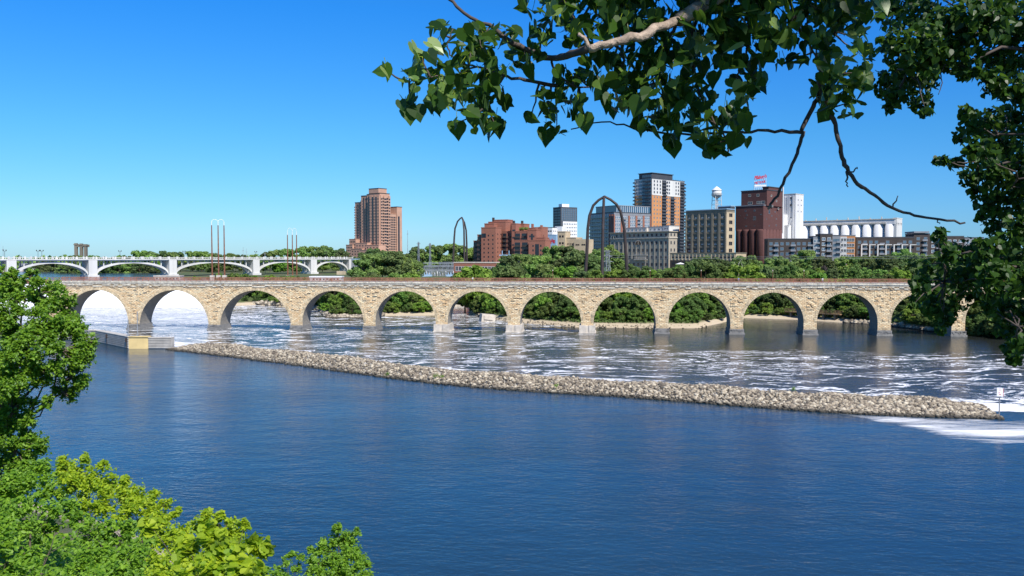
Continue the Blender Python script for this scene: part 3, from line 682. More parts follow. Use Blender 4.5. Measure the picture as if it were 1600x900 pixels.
# ================================================================== BUILDINGS
WMESH = {}
def wmesh(w_, h_, fm_, gm):
    k = (round(w_, 1), round(h_, 1), fm_, gm)
    if k not in WMESH:
        m_ = MB(); fw = min(.14, w_*.08)
        m_.box(-w_/2, w_/2, -.06, .0, 0, fw*1.4, 0); m_.box(-w_/2, w_/2, -.05, .0, h_-fw, h_, 0)
        m_.box(-w_/2, -w_/2+fw, -.045, 0, fw*1.4, h_-fw, 0); m_.box(w_/2-fw, w_/2, -.045, 0, fw*1.4, h_-fw, 0)
        if w_ > 1.2: m_.box(-fw*.4, fw*.4, -.04, 0, fw*1.4, h_-fw, 0)
        m_.box(-w_/2+fw, w_/2-fw, -.02, .0, fw*1.4, h_-fw, 1)
        WMESH[k] = (m_, m_.mesh('window', [M[fm_], M[gm]]))
    return WMESH[k]
class Bld:
    def __init__(s, name, label, px, D, theta, cat='building', z0=12.0):
        s.c = at(px, HZ, D); s.th = R(theta); s.z0 = z0
        s.root = empty(name, (s.c.x, s.c.y, 0), -s.th, label, cat); s.nw = 0; s.extra = {}
        s.ex = Vector((math.cos(s.th), -math.sin(s.th))); s.ey = Vector((math.sin(s.th), math.cos(s.th)))
    def x(s, px, y=0):   # local x where the ray px meets plane local-y = y
        k = (px-800)/F; o = s.c.xy+s.ey*y; return (k*o.y-o.x)/(s.ex.x-k*s.ex.y)
    def y(s, px, x=0):
        k = (px-800)/F; o = s.c.xy+s.ex*x; return (k*o.y-o.x)/(s.ey.x-k*s.ey.y)
    def z(s, py, x=0, y=0):
        o = s.c.xy+s.ex*x+s.ey*y; return at(800, py, o.y).z
    def vol(s, x0, x1, y0, y1, z0, z1, m, name='wall', cap=None, capm=None):
        m_ = MB().box(min(x0, x1), max(x0, x1), min(y0, y1), max(y0, y1), z0, z1); o = m_.build(name, M[m], s.root)
        if cap: MB().box(min(x0, x1)-cap, max(x0, x1)+cap, min(y0, y1)-cap, max(y0, y1)+cap, z1+.003, z1+.6).build('parapet', M[capm or m], s.root)
        return o
    def win(s, side, a0, a1, z0, z1, n, m, w_, h_, off=0, fm_='mgrey', gm='glass', drop=0, cap=90):
        src, me = wmesh(w_, h_, fm_, gm)
        for r_ in range(m):
            for c_ in range(n):
                if drop and random.random() < drop: continue
                a = a0+(a1-a0)*(c_+.5)/n; z = z0+(z1-z0)*(r_+.5)/m-h_/2
                rot = 0 if side == 'L' else math.pi/2
                pos = (a, off-.003, z) if side == 'L' else (off+.003, a, z)
                if s.nw < cap:
                    o = link('window', me, s.root); o.location = pos; o.rotation_euler = (0, 0, rot); s.nw += 1
                else:
                    key = (fm_, gm); e = s.extra.setdefault(key, MB()); n0_ = len(e.v); MM = Matrix.Translation(pos) @ Matrix.Rotation(rot, 4, 'Z')
                    e.v += [tuple(MM @ Vector(v)) for v in src.v]; e.f += [tuple(i+n0_ for i in f) for f in src.f]; e.m += src.m
    def strip(s, side, a0, a1, z0, z1, m, off=0, d=.4, name='wall_band'):
        if side == 'L': return MB().box(a0, a1, off-d, off-.003, z0, z1).build(name, M[m], s.root)
        return MB().box(off+.003, off+d, a0, a1, z0, z1).build(name, M[m], s.root)
    def balconies(s, side, a0, a1, z0, z1, m, off=0, d=1.3, mm='mgrey', name='balcony'):
        for r_ in range(m):
            z = z0+(z1-z0)*r_/m; b_ = MB()
            if side == 'L': b_.box(a0, a1, off-d, off-.01, z, z+.25); b_.box(a0, a1, off-d, off-d+.08, z+.25, z+1.2)
            else: b_.box(off+.01, off+d, a0, a1, z, z+.25); b_.box(off+d-.08, off+d, a0, a1, z+.25, z+1.2)
            b_.build(name, M[mm], s.root)
    def done(s):
        for (fm_, gm), e in s.extra.items():
            o = e.build('window', [M[fm_], M[gm]], s.root); o['kind'] = 'stuff'

# --- tan high-rise (left)
B = Bld('tan_high_rise', 'tall stepped tan brick high-rise with dark balcony slots beside the white bridge', 594, 880, 38)
xs_ = [(594, 577.5, 302, 0), (577.5, 574, 304, 1.5), (574, 565, 306, 3), (565, 555.5, 316.5, 6)]
for (pa, pb, yt, off) in xs_:
    x1, x0 = B.x(pa, off), B.x(pb, off); B.vol(x0, x1, off, min(26, B.y(609.5)), 8, B.z(yt, x1, off), 'tan', cap=.3, capm='dbrown')
yr = B.y(610)
B.vol(B.x(592, 4), B.x(577, 4), 4, 16, 80, B.z(294.5, -6, 5), 'tan', cap=.2, capm='dbrown', name='penthouse')
zt = B.z(304)-1; NF = 27; z_ = 14
segs = [(594, 590), (588.5, 585), (583, 578.5)]
for (pa, pb) in segs: B.strip('L', B.x(pb), B.x(pa), 10, zt, 'tan', 0, .9)
B.strip('L', B.x(585.2), B.x(582.8), 12, zt-1, 'glass', 0, 1.0, 'balcony_slot'); B.strip('L', B.x(590.2), B.x(588.3), 12, zt-1, 'glass', 0, 1.0, 'balcony_slot'); B.strip('L', B.x(579), B.x(577.6), 12, zt-1, 'glass', 0, 1.0, 'balcony_slot')
B.strip('L', B.x(574, 3)+.1, B.x(572.6, 3), 12, B.z(308, -15, 3), 'glass', 3, .2, 'balcony_slot'); B.strip('L', B.x(570, 3), B.x(568.4, 3), 12, B.z(308, -15, 3), 'glass', 3, .2, 'balcony_slot'); B.strip('L', B.x(565, 6)+.1, B.x(563.4, 6), 12, B.z(318, -22, 6), 'glass', 6, .2, 'balcony_slot'); B.strip('L', B.x(559.6, 6), B.x(558.2, 6), 12, B.z(318, -25, 6), 'glass', 6, .2, 'balcony_slot')
for (pa, pb) in segs: B.win('L', B.x(pb)+.3, B.x(pa)-.3, 16, zt-2, 2, 24, 1.3, 1.5, -.9, 'tan')
for (a, b, kind) in ((.02, .2, 'w'), (.2, .36, 's'), (.36, .6, 'w'), (.6, .80, 's'), (.80, .99, 'w')):
    if kind == 'w': B.strip('R', yr*a, yr*b, 10, zt+.3, 'tan', 0, .9); B.win('R', yr*a+.3, yr*b-.3, 16, zt-2, 2 if b-a > .2 else 1, 24, 1.7, 1.7, .9, 'dbrown')
    else: B.strip('R', yr*a, yr*b, 12, zt-2, 'glass', 0, .1, 'balcony_slot'); B.balconies('R', yr*a, yr*b, 14, zt-2, 24, 0, .8, 'tan')
B.win('L', B.x(565, 6)-12, B.x(565, 6), 16, B.z(318, -25, 6)-2, 4, 24, 1.3, 1.6, 6, 'tan'); B.win('L', B.x(574, 3)-11, B.x(574, 3)-.5, 16, B.z(307, -20, 3)-3, 4, 24, 1.3, 1.6, 3, 'tan')
xw = -5.0; ya_, yb_ = B.y(609.5, xw), B.y(621.5, xw)
B.vol(xw-14, xw, yr+.5, yb_, 8, B.z(335, xw, (ya_+yb_)/2), 'tan', name='side_wing', cap=.2, capm='tan'); B.win('R', ya_+.6, yb_-.4, 14, B.z(337, xw, yb_)-1, 4, 22, 1.9, 1.8, xw, 'dbrown')
xv = xw+1.2; yc_, yd_ = B.y(620.6, xv), B.y(628.5, xv); B.vol(xv-12, xv, yc_, yd_, 8, B.z(323.5, xv, yc_), 'tan', cap=.2, capm='dbrown', name='stair_slab'); B.strip('R', yc_+1.6, yc_+4, 14, B.z(338, xv, yc_), 'glass', xv, .15, 'stair_window')
for k, (pa, pb, yt, off) in enumerate(((541, 551, 383, -4), (546, 556, 374, -2), (549, 566, 389, -9), (556, 574, 380, -6), (562, 586, 391, -12), (572, 592, 383, -8), (584, 606, 394, -14))):
    x0, x1 = B.x(pa, off), B.x(pb, off); B.vol(x0, x1, off, off+10, 8, B.z(yt, x1, off), 'tan', cap=.2, capm='tan', name='terrace'); B.win('L', x0, x1, 14, B.z(yt, x1, off)-1, 4, max(2, int(B.z(yt, x1, off)-14)//3), 1.6, 1.4, off, 'dbrown')
B.done()

# --- red brick terraced flats
B = Bld('red_brick_flats', 'stepped red brick block of flats above the substation', 774.5, 610, 27)
def bx(pa, pb, yt, off, m='redbrick', dep=9, nm='wall', cap=.15): 
    x0, x1 = B.x(pa, off), B.x(pb, off); z1 = B.z(yt, x1, off); B.vol(x0, x1, off, off+dep, 8, z1, m, nm, cap, m); return x0, x1, z1
x0, x1, zz = bx(752, 774.5, 356, 0); B.win('L', x0+.6, x1-.5, 20, zz-4, 3, 8, 1.0, 1.2, 0, 'dbrown'); B.win('R', 1, 15, 20, zz-3, 3, 8, 1.1, 1.2, 0, 'dbrown')
B.strip('L', x0+.3, x0+4, zz-7, zz-4, 'glass', 0, .12, 'terrace_opening')
x0, x1, zz = bx(746, 752.5, 367.5, 2); B.balconies('L', x0, x1, 15, zz-1, 8, 2, .9, 'dbrown'); B.strip('L', x0+.4, x1-.4, 15, zz-1, 'glass', 2, .1, 'balcony_slot')
x0, x1, zz = bx(740, 746.5, 377, 5); B.strip('L', x0+.4, x1-.4, 14, zz-1, 'glass', 5, .1, 'balcony_slot'); B.balconies('L', x0, x1, 14, zz-1, 6, 5, .8, 'dbrown')
for (pa, pb, yt, off) in ((757, 772, 350, 9), (763, 790, 347, 14), (772, 793, 344, 20), (790, 800, 350, 22)): bx(pa, pb, yt, off)
for k, (pa, pb, yt, off, dk) in enumerate(((774, 785, 359, 15, 1), (780, 800, 352, 22, 1), (785, 800, 362, 12, 1), (799.5, 806, 350, 9, 0), (806, 814, 356, 15, 1), (812, 819, 350.5, 17, 0), (804, 824, 362, 9, 1), (816, 832, 357, 20, 0), (824, 838, 360, 6, 0), (832, 846, 356, 14, 0), (838, 850, 372, 2, 0), (826, 852, 376, -2, 0), (803, 826, 376, 2, 1))):
    x0, x1, zz = bx(pa, pb, yt, off)
    if dk:
        nn_ = max(2, int((x1-x0)/4))
        for q in range(nn_): xa = x0+(x1-x0)*(q+.12)/nn_; xb = x0+(x1-x0)*(q+.86)/nn_; B.strip('L', xa, xb, 16, zz-1.2, 'glass', off, .1, 'balcony_slot'); B.balconies('L', xa, xb, 16, zz-1.2, max(2, int((zz-17)/3.2)), off, .7, 'dbrown')
    else:
        B.win('L', x0+.5, x1-.5, 18, zz-2, 2, 6, 1.1, 1.3, off, 'dbrown')
        if x1-x0 > 4: B.strip('L', x0+(x1-x0)*.4, x0+(x1-x0)*.62, 15, zz-2.4, 'glass', off, .12, 'balcony_slot'); B.vol(x1-1.6, x1-.3, off+1, off+3, zz+.6, zz+random.uniform(2, 3.6), 'redbrick', 'chimney')
x0, x1, zz = bx(842, 848, 355.5, 16)
for (pa, yt, off) in ((771, 344, 20), (803, 349, 10), (816, 349, 18)): x0 = B.x(pa, off); zt = B.z(yt, x0, off); B.vol(x0-1.4, x0, off+.5, off+2, zt-4, zt+2, 'dbrown', 'chimney')
for (pa, yt, off) in ((760, 355.5, 2), (778, 351, 18), (811, 355, 14), (822, 361, 9)):
    x0 = B.x(pa, off); z1 = B.z(yt, x0, off); m_ = MB()
    for q in range(7): m_.lathe(x0+q*1.1, off+1+.3*math.sin(q*2), [(.3, z1-2.2), (.75, z1-1.2), (.5, z1-.3), (.1, z1+.1)], 7)
    m_.build('roof_planting', M['leaf_bush'], B.root)
B.done()
# small white block and blue mural block
B = Bld('white_flats', 'small white block of flats beside the red brick flats', 863, 820, 35); x0 = B.x(846); yy = B.y(867)
B.vol(x0, 0, 0, 12, 8, B.z(356), 'wpaint', cap=.1, capm='dgrey'); B.win('L', x0, -.5, 24, B.z(358), 5, 8, 1.7, 1.6, 0, 'mgrey'); B.vol(-2, 6, 8, 16, 8, B.z(353.5), 'wpaint', 'stair_tower'); B.win('R', 1, 8, 24, B.z(358), 2, 8, 1.5, 1.5, 0, 'mgrey'); B.done()
B = Bld('mural_block', 'blue painted block with a band of red mural beside the beige block', 869, 700, 30); x0 = B.x(850)
B.vol(x0, 0, 0, 12, 8, B.z(367.5), 'lblue', cap=.1, capm='lblue'); m_ = MB()
for q in range(9): xx = x0+1+q*(-x0-2)/9; zc = B.z(377)+math.sin(q*2.3)*.8; m_.box(xx, xx+.8, -.12, -.003, zc-1.2, zc+1.5); m_.tube([(xx, -.1, zc), (xx+1.0, -.1, zc+1.2)], .14, 4)
m_.build('red_mural', M['redpaint'], B.root); B.win('L', x0, -.3, 14, B.z(383), 4, 3, 1.5, 1.2, 0, 'mgrey'); B.done()
# --- dark tower with white corner
B = Bld('charcoal_tower', 'charcoal glass tower with a white gridded corner, left of the glass flats', 876, 1000, 58); yy = B.y(901.5); x0 = B.x(864)
zt = B.z(324); zm = B.z(346, 0, 4)
B.vol(x0, 0, 0, yy, 8, zt, 'dgrey', cap=.15, capm='dgrey'); B.strip('R', 3, yy-.2, 10, zm, 'wpaint', 0, .5, 'white_cladding')
B.win('L', x0, -.5, 30, zt-1, 5, 17, 2.4, 2.2, 0, 'dgrey', 'glassb'); B.win('R', 1, yy-1, zm+1, zt-1, 8, 6, 2.0, 2.6, 0, 'mgrey', 'glassb'); B.win('R', 3.5, yy-.8, 28, zm-1, 8, 10, 1.5, 2.1, .5, 'wpaint')
B.vol(x0+6, -3, 4, yy*.6, zt, zt+4.5, 'wpaint', 'plant_room'); B.done()
# --- beige low block
B = Bld('beige_low_block', 'low beige masonry block half hidden by trees below the charcoal tower', 883, 640, 28); x0 = B.x(871)
B.vol(x0, 0, 0, 10, 8, B.z(362.5), 'beige', 'stair_tower', .2, 'beige'); B.win('L', x0+1, -.8, 20, B.z(364), 2, 5, 1.5, 1.6, 0, 'dbrown'); x1 = B.x(900, 2); B.vol(0.01, x1, 2, 14, 8, B.z(372), 'beige', cap=.2, capm='beige'); B.win('L', .6, x1-.3, 20, B.z(374), 4, 3, 1.3, 1.3, 2, 'beige')
x2 = B.x(916, -2); B.vol(x1, x2, -2, 12, 8, B.z(374), 'beige'); B.win('L', x1+.5, x2, 19, B.z(375.5), 2, 3, 3.4, 1.4, -2, 'beige'); B.done()
# --- glass flats
B = Bld('glass_flats', 'mid-rise glass and red brick flats behind the three-legged arch', 959, 735, 58); x0 = B.x(921.5); yy = B.y(1016)
zt = B.z(332); zg = B.z(322, -4, 5)
B.vol(x0, 0, 0, yy, 8, zt, 'mgrey', cap=.25, capm='dgrey'); B.vol(x0+5, -.6, 3, yy-.5, zt, zg, 'glassb', 'glazed_top', .3, 'mgrey')
nb = 13; zb = 22
B.balconies('L', x0-.8, -6, zb, zt-1, nb, 0, 1.5, 'glassb'); B.win('L', x0+.5, -7, zb, zt-.5, 8, nb, 2.4, 2.3, 0, 'wpaint', 'glassb')
for k in range(4): a = -6.6+k*2.2; B.strip('L', a, a+.9, 12, zt-1.5, 'redbrick', 0, .6)
cols = 5
for k in range(cols+1): a = yy*k/cols; B.strip('R', max(.1, a-.9), min(yy-.05, a+.9), 12, B.z(337, 0, a), 'redbrick', 0, .7)
for k in range(cols):
    a, b = yy*k/cols+1.1, yy*(k+1)/cols-1.1; B.win('R', a, b, zb, B.z(337), 3, nb, 1.9, 2.3, 0, 'wpaint', 'glassb')
    if k % 2: B.balconies('R', a, b-2.5, zb, B.z(337), nb, 0, 1.4, 'mgrey')
for k in range(16): a = 3.5+(yy-4.5)*k/16; B.strip('R', a, a+.3, zt, zg, 'wpaint', -.6, .2, 'mullion')
B.done()
# --- tall orange and white tower
B = Bld('orange_white_tower', 'tallest tower, orange brick below and white above with dark corner balconies', 1018, 795, 48); x0 = B.x(990.5); yy = B.y(1068.5)
zt = B.z(279); zo = B.z(304); z0 = 20
B.vol(x0, 0, 0, yy, 8, zo, 'orange'); B.vol(x0, 0, 0, yy, zo+.003, zt, 'concw', 'upper_wall', .2, 'dgrey'); B.vol(x0+4, -1.5, 2, yy*.66, zt, B.z(270), 'dgrey', 'crown', .8, 'dgrey'); B.vol(x0+8, -6, 8, yy*.4, B.z(270), B.z(268), 'conc', 'plant_room')
xd0, xd1 = x0*.52, x0*.02
B.strip('L', xd0, -.05, 10, B.z(272), 'dgrey', 0, .9, 'dark_bay'); B.win('L', xd0+.2, -.2, z0, B.z(272), 5, 26, 2.6, 2.6, -.9, 'dgrey', 'glassb'); B.balconies('L', xd0+4, xd0+9, z0, zt, 24, -.9, 1.1, 'dgrey')
B.win('L', x0+2, xd0-.8, z0, zo, 3, 17, 1.9, 2.0, 0, 'beige', 'glassb'); B.win('L', x0+2, xd0-.8, zo+.6, zt-.5, 3, 4, 1.9, 2.2, 0, 'mgrey', 'glassb')
B.balconies('L', x0-1.2, x0+2.2, z0, zt, 24, 0, 1.0, 'dgrey')
for (a, b, kd) in ((.02, .30, 'w'), (.30, .43, 'd'), (.44, .56, 'w'), (.56, .68, 'd2'), (.69, .85, 'w'), (.86, .995, 'd3')):
    a_, b_2 = yy*a, yy*b
    if kd == 'w': B.win('R', a_+.3, b_2-.3, z0, zo-.3, 3 if b-a > .2 else 2, 17, 1.7, 2.0, 0, 'beige', 'glassb'); B.win('R', a_+.3, b_2-.3, zo+.8, zt-.5, 3 if b-a > .2 else 2, 4, 1.7, 2.2, 0, 'mgrey', 'glass')
    else:
        t0, t1 = {'d': (12, zt-.5), 'd2': (12, zo-.5), 'd3': (12, zt-.5)}[kd]; B.strip('R', a_, b_2, t0, t1, 'dgrey', 0, .15, 'balcony_slot'); B.balconies('R', a_, b_2, z0, t1, int((t1-z0)/2.95), 0, 1.3, 'dgrey')
B.balconies('R', yy-3, yy+1.3, z0, zt, 24, 0, 1.0, 'dgrey'); B.strip('R', .5, yy, zo-.4, zo+.5, 'concw', 0, .3, 'band')
for k in range(14): B.strip('R', yy*.02+k*yy*.07, yy*.02+k*yy*.07+.12, zt+.6, zt+1.7, 'dgrey', 0, .12, 'roof_rail_post')
B.done()
# --- limestone mill
B = Bld('limestone_mill', 'long grey limestone mill with arched upper windows in front of the tall tower', 1045, 615, 50); x0 = B.x(953); yy = B.y(1062)
zt = B.z(362); z0 = 14
B.vol(x0, 0, 0, yy, 8, zt, 'limest', cap=.9, capm='limest'); B.strip('L', x0, 0, zt-4.6, zt-4.0, 'conc', 0, .5, 'cornice'); B.strip('R', 0, yy, zt-4.6, zt-4.0, 'conc', 0, .5, 'cornice')
Lx = -x0; nb = 13
for k in range(nb+1): a = x0+Lx*k/nb; B.strip('L', a-.45+(.46 if k == 0 else 0), a+.45-(.46 if k == nb else 0), 10, zt-4.7, 'limest', 0, .22, 'pilaster')
B.win('L', x0+.6, -.6, z0, zt-5.4, nb, 5, 1.9, 2.5, 0, 'mgrey'); B.win('L', x0+.6, -.6, zt-4, zt-.4, nb, 1, 1.9, 2.2, 0, 'mgrey')
B.win('R', .6, yy-.6, z0, zt-5.4, 3, 5, 1.5, 2.5, 0, 'mgrey'); B.win('R', .6, yy-.6, zt-4, zt-.4, 3, 1, 1.5, 2.2, 0, 'mgrey')
m_ = MB()
for cx_ in (x0+2.6, x0+Lx*.56): m_.prism([(0, 0)], 0, 0) if False else None
def archwin(B, cx_, zc, r_, side='L', off=0):
    m_ = MB(); n_ = len(m_.v); k = 12
    m_.v += [(cx_+r_*math.cos(math.pi*i/k), off-.25, zc+r_*math.sin(math.pi*i/k)) for i in range(k+1)]; m_.f.append(tuple(range(k, -1, -1))); m_.m.append(1)
    for i in range(k):
        a, b = math.pi*i/k, math.pi*(i+1)/k; ro = r_+.5; m_.quad((cx_+r_*math.cos(a), off-.35, zc+r_*math.sin(a)), (cx_+r_*math.cos(b), off-.35, zc+r_*math.sin(b)), (cx_+ro*math.cos(b), off-.35, zc+ro*math.sin(b)), (cx_+ro*math.cos(a), off-.35, zc+ro*math.sin(a)))
    m_.box(cx_-.12, cx_+.12, off-.4, off-.26, zc, zc+r_, 0); m_.build('arched_window', [M['conc'], M['glass']], B.root)
archwin(B, x0+Lx*.02+3, zt-4.2, 2.4, off=-.25); archwin(B, x0+Lx*.5, zt-9.2, 3.0); archwin(B, x0+Lx*.5, 15, 2.6)
for (pa, pb, yt, off) in ((978, 1010, 356, 8), (1012, 1040, 354.5, 10), (1036, 1045, 353, 6)):
    xa, xb = B.x(pa, off), B.x(pb, off); B.vol(xa, xb, off, off+12, zt-2, B.z(yt, xb, off), 'concw' if pa > 980 else 'conc', 'roof_penthouse', .15, 'mgrey'); B.win('L', xa+.5, xb-.5, zt+1, B.z(yt, xb, off)-.4, max(2, int((xb-xa)/4)), 1, 2.2, 2.0, off, 'wpaint', 'glassb')
m_ = MB()
for k in range(10): a = x0+Lx*.45+k*1.2; m_.box(a, a+.3, -.9, -.5, 26, 29)
m_.box(x0+Lx*.44, x0+Lx*.44+13, -1, -.45, 29.003, 29.6); m_.box(x0+Lx*.44, x0+Lx*.44+13, -1, -.45, 25.4, 25.997); m_.build('stone_balcony', M['conc'], B.root)
B.done()
# --- low beige annex in front of the warehouse
B = Bld('low_annex', 'low beige and brown annex at the foot of the grey warehouse', 1150, 560, 44); x0 = B.x(1047)
B.vol(x0, 0, 0, 14, 8, B.z(396), 'beige', cap=.3, capm='greyconc'); B.strip('L', x0, -.1, 8, B.z(407), 'dbrown', 0, .3); B.win('L', x0+1, -1, B.z(406)+.2, B.z(398), 17, 1, 2.3, 1.9, 0, 'dbrown'); B.win('L', x0+1, -1, B.z(415), B.z(408)-.3, 12, 1, 2.2, 1.9, -.3, 'dbrown')
for k in range(18): a = x0+1+k*(-x0-2)/17; B.strip('L', a-.3, a+.3, B.z(406.5), B.z(397), 'beige', 0, .35, 'pilaster')
MB().lathe(x0+13, -7, [(3.6, B.z(413)), (.1, B.z(410.5))], 8).build('white_canopy', M['wpaint'], B.root); B.done()
# --- grey concrete-frame warehouse
B = Bld('frame_warehouse', 'grey-tan concrete frame warehouse with large windows under the water tower', 1134.5, 590, 46); x0 = B.x(1071); yy = B.y(1147)
zt = B.z(327); z0 = B.z(397); Lx = -x0
B.vol(x0, 0, 0, yy, 8, zt, 'greyconc', cap=.45, capm='lblue'); nb = 6
for k in range(nb+1): a = x0+Lx*k/nb; B.strip('L', a-.8+(.81 if k == 0 else 0), a+.8-(.81 if k == nb else 0), 10, zt-3.4, 'greyconc', 0, .7, 'pilaster')
B.win('L', x0+.6, -.6, z0, zt-1.5, nb, 6, Lx/nb*.74, 3.4, 0, 'greyconc'); B.win('L', x0+.6, -.6, z0, zt-3.0, nb, 6, Lx/nb*.3, .8, -.003, 'wpaint', cap=0)
for k in range(6): zz = z0+(zt-1.5-z0)*k/6; B.strip('L', x0, 0, zz-.3, zz+.5, 'greyconc', 0, .35, 'spandrel')
B.strip('R', .01, yy, 10, zt-2, 'beige', 0, .15, 'side_wall'); B.win('R', .5, yy-.5, z0, zt-1.5, 1, 6, yy*.42, 2.9, .15, 'beige')
B.vol(-14, -3.5, yy+.5, yy+6, 8, B.z(322, 0, yy), 'dgrey', 'rear_block', .2, 'lblue'); B.done()
# --- water tower
p = at(1119, HZ, 640); zt_ = lambda y_: at(1119, y_, 640).z
wt = empty('water_tower', (p.x, p.y, 0), .3, 'white water tower with conical roof behind the grey warehouse', 'water tower'); k_ = 640/F
MB().lathe(0, 0, [(.2, zt_(310.5)), (2.4, zt_(308.5)), (3.4, zt_(305.5)), (3.55, zt_(303)), (3.55, zt_(297.5))], 28).build('tank', M['concw'], wt, True)
MB().lathe(0, 0, [(3.95, zt_(297.5)), (3.7, zt_(296.8)), (.15, zt_(291))], 28).build('roof', M['wpaint'], wt, True)
m_ = MB(); m_.lathe(0, 0, [(4.1, zt_(305.2)), (4.1, zt_(304.8))], 24)
for i in range(20): a = i*math.pi/10; m_.tube([(4.05*math.cos(a), 4.05*math.sin(a), zt_(305)), (4.05*math.cos(a), 4.05*math.sin(a), zt_(302.8))], .05, 4)
m_.lathe(0, 0, [(4.1, zt_(302.9)), (4.1, zt_(302.7))], 24); m_.build('walkway', M['concw'], wt)
for i in range(4):
    a = math.pi/4+i*math.pi/2; MB().tube([(3.3*math.cos(a), 3.3*math.sin(a), zt_(305)), (4.4*math.cos(a), 4.4*math.sin(a), zt_(345))], .24, 6).build('leg', M['concw'], wt)
m_ = MB(); m_.tube([(0, 0, zt_(310)), (0, 0, zt_(345))], .45, 8)
for zz_ in (313, 320, 329):
    for i in range(4):
        f_ = (zz_-305)/40; r_ = 3.3+1.1*f_; f2 = (zz_+7-305)/40; r2 = 3.3+1.1*f2; a, b = math.pi/4+i*math.pi/2, math.pi/4+(i+1)*math.pi/2
        m_.tube([(r_*math.cos(a), r_*math.sin(a), zt_(zz_)), (r_*math.cos(b), r_*math.sin(b), zt_(zz_))], .1, 4); m_.tube([(r_*math.cos(a), r_*math.sin(a), zt_(zz_)), (r2*math.cos(b), r2*math.sin(b), zt_(zz_+7))], .06, 4)
m_.build('bracing', M['concw'], wt)
# --- maroon brick elevator with silos and roof sign
B = Bld('brick_grain_elevator', 'tall maroon brick grain elevator with round silos at its foot and a roof sign', 1192, 590, 46); x0 = B.x(1148.5); yy = B.y(1222)
zs = B.z(358); zm = B.z(321); Lx = -x0
B.vol(x0, 0, 0, yy, zs, zm, 'maroon', cap=.3, capm='mgrey')
B.vol(x0+1, -1, 1, yy-1, 8, zs-.003, 'maroon', 'silo_core')
nb = 4
for k in range(nb):
    a = x0+Lx*(k+.5)/nb; r_ = Lx/nb*.5; MB().lathe(a, .6, [(r_*.9, 8), (r_*.9, zs-1.2), (r_*.97, zs-.01)], 24).build('silo', M['maroon'], B.root, True)
nb2 = 6
for k in range(nb2):
    a = yy*(k+.5)/nb2; MB().lathe(-1.6, a, [(yy/nb2*.48, 8), (yy/nb2*.48, zs-.01)], 20).build('silo', M['maroon'], B.root, True)
    m_ = MB(); n_ = len(m_.v); h_ = 2.6; w2 = yy/nb2*.5
    m_.v += [(.02, a-w2, zs), (.02, a+w2, zs), (.02, a+w2, zs-h_), (-1.5, a-w2, zs), (-1.5, a+w2, zs)]; m_.f += [(0, 1, 2)]; m_.m += [0]; m_.build('corbel', M['maroon'], B.root)
yo = 3.0; xu0, xu1 = B.x(1157, yo), B.x(1197, yo); zu = B.z(297, xu1, yo); yu = B.y(1221, xu1)
B.vol(xu0, xu1, yo, yu, zm, zu, 'maroon', 'upper_wall', .3, 'dgrey'); xr0 = xu0+(xu1-xu0)*.75; B.vol(xr0, xu1-.4, yo+3, yu-1, zu, B.z(292.5, xu1, yo+4), 'maroon', 'roof_house', .3, 'dbrown')
def onewin(side, a, z, w_, h_, off, fm_='conc'): B.win(side, a-w_/2, a+w_/2, z-h_/2, z+h_/2, 1, 1, w_, h_, off, fm_)
for (px_, py_, ww, hh) in ((1170, 305.5, 2.2, 1.8), (1183, 305, 2.2, 1.8)): onewin('L', B.x(px_, yo), B.z(py_, B.x(px_, yo), yo), ww, hh, yo)
for (px_, py_, ww, hh) in ((1171, 317.5, 3.6, 2.0), (1183, 316.5, 2, 2), (1187, 316.5, 2, 2), (1191, 316, 3, 2)): onewin('L', B.x(px_, yo), B.z(py_, B.x(px_, yo), yo), ww, hh, yo)
for (px_, py_, ww, hh) in ((1164, 329.5, 2, 1.6), (1178, 329, 2, 1.8), (1155, 337, 1.2, 1), (1166, 336, 1.6, 2), (1178, 341, 3, 4), (1188, 335, 2, 1), (1164, 341, 1.5, 1.2), (1165, 353.5, 2, 1.5), (1178, 353, 1.2, 1)): onewin('L', B.x(px_), B.z(py_, B.x(px_)), ww*.7, hh*.7, 0, 'mgrey')
for (px_, py_, ww, hh) in ((1201, 331, 3.4, 4), (1210, 331, 2, 1.2), (1205, 337, 2, 1.3), (1212, 342, 2.4, .9), (1197, 342, 1.6, 1), (1212, 352, 2, 1.6), (1201, 353, 1.6, 1), (1216, 337, 1, 1)): onewin('R', B.y(px_), B.z(py_, 0, B.y(px_)), ww*.7, hh*.7, 0, 'mgrey')
for (px_, py_) in ((1204, 306), (1212, 314), (1206, 322), (1215, 326)): onewin('R', B.y(px_, xu1), B.z(py_, xu1, B.y(px_, xu1)), 1.8, 1.4, xu1)
B.vol(-.6, .35, yy-.6, yy+.5, zs-2, B.z(292, 0, yy), 'concw', 'white_conveyor_shaft')
B.done()
# the red roof sign, on a scaffold (its own thing)
ps = B.root.location + Vector((*(B.ex*(xu0+4.5)+B.ey*(yo+3.2)), 0)); Ys = ps.y
sgn = empty('roof_sign', (at(1177.5, HZ, Ys).x, Ys, zu+.6), R(-8), "red letters reading Pillsbury's BEST FLOUR on a white scaffold atop the maroon elevator", 'sign')
zb_ = lambda y_: at(1186, y_, Ys).z-(zu+.6)
wS = 18/F*Ys
m_ = MB()
for k in range(7): x = k*wS/6; m_.tube([(x, .25, .0), (x, .25, zb_(276+2-k*.6))], .09, 4); m_.tube([(x, .25, zb_(285)), (x, 3.4, 0)], .07, 4)
for y_ in (293, 288.8, 284, 280): m_.tube([(0, .25, zb_(y_)), (wS, .25, zb_(y_))], .08, 4)
for k in range(6): m_.tube([(k*wS/6, .25, .1), ((k+1)*wS/6, .25, zb_(288))], .06, 4)
m_.box(0, wS, .12, .18, zb_(291.5), zb_(288.6)); m_.build('scaffold', M['wpaint'], sgn)
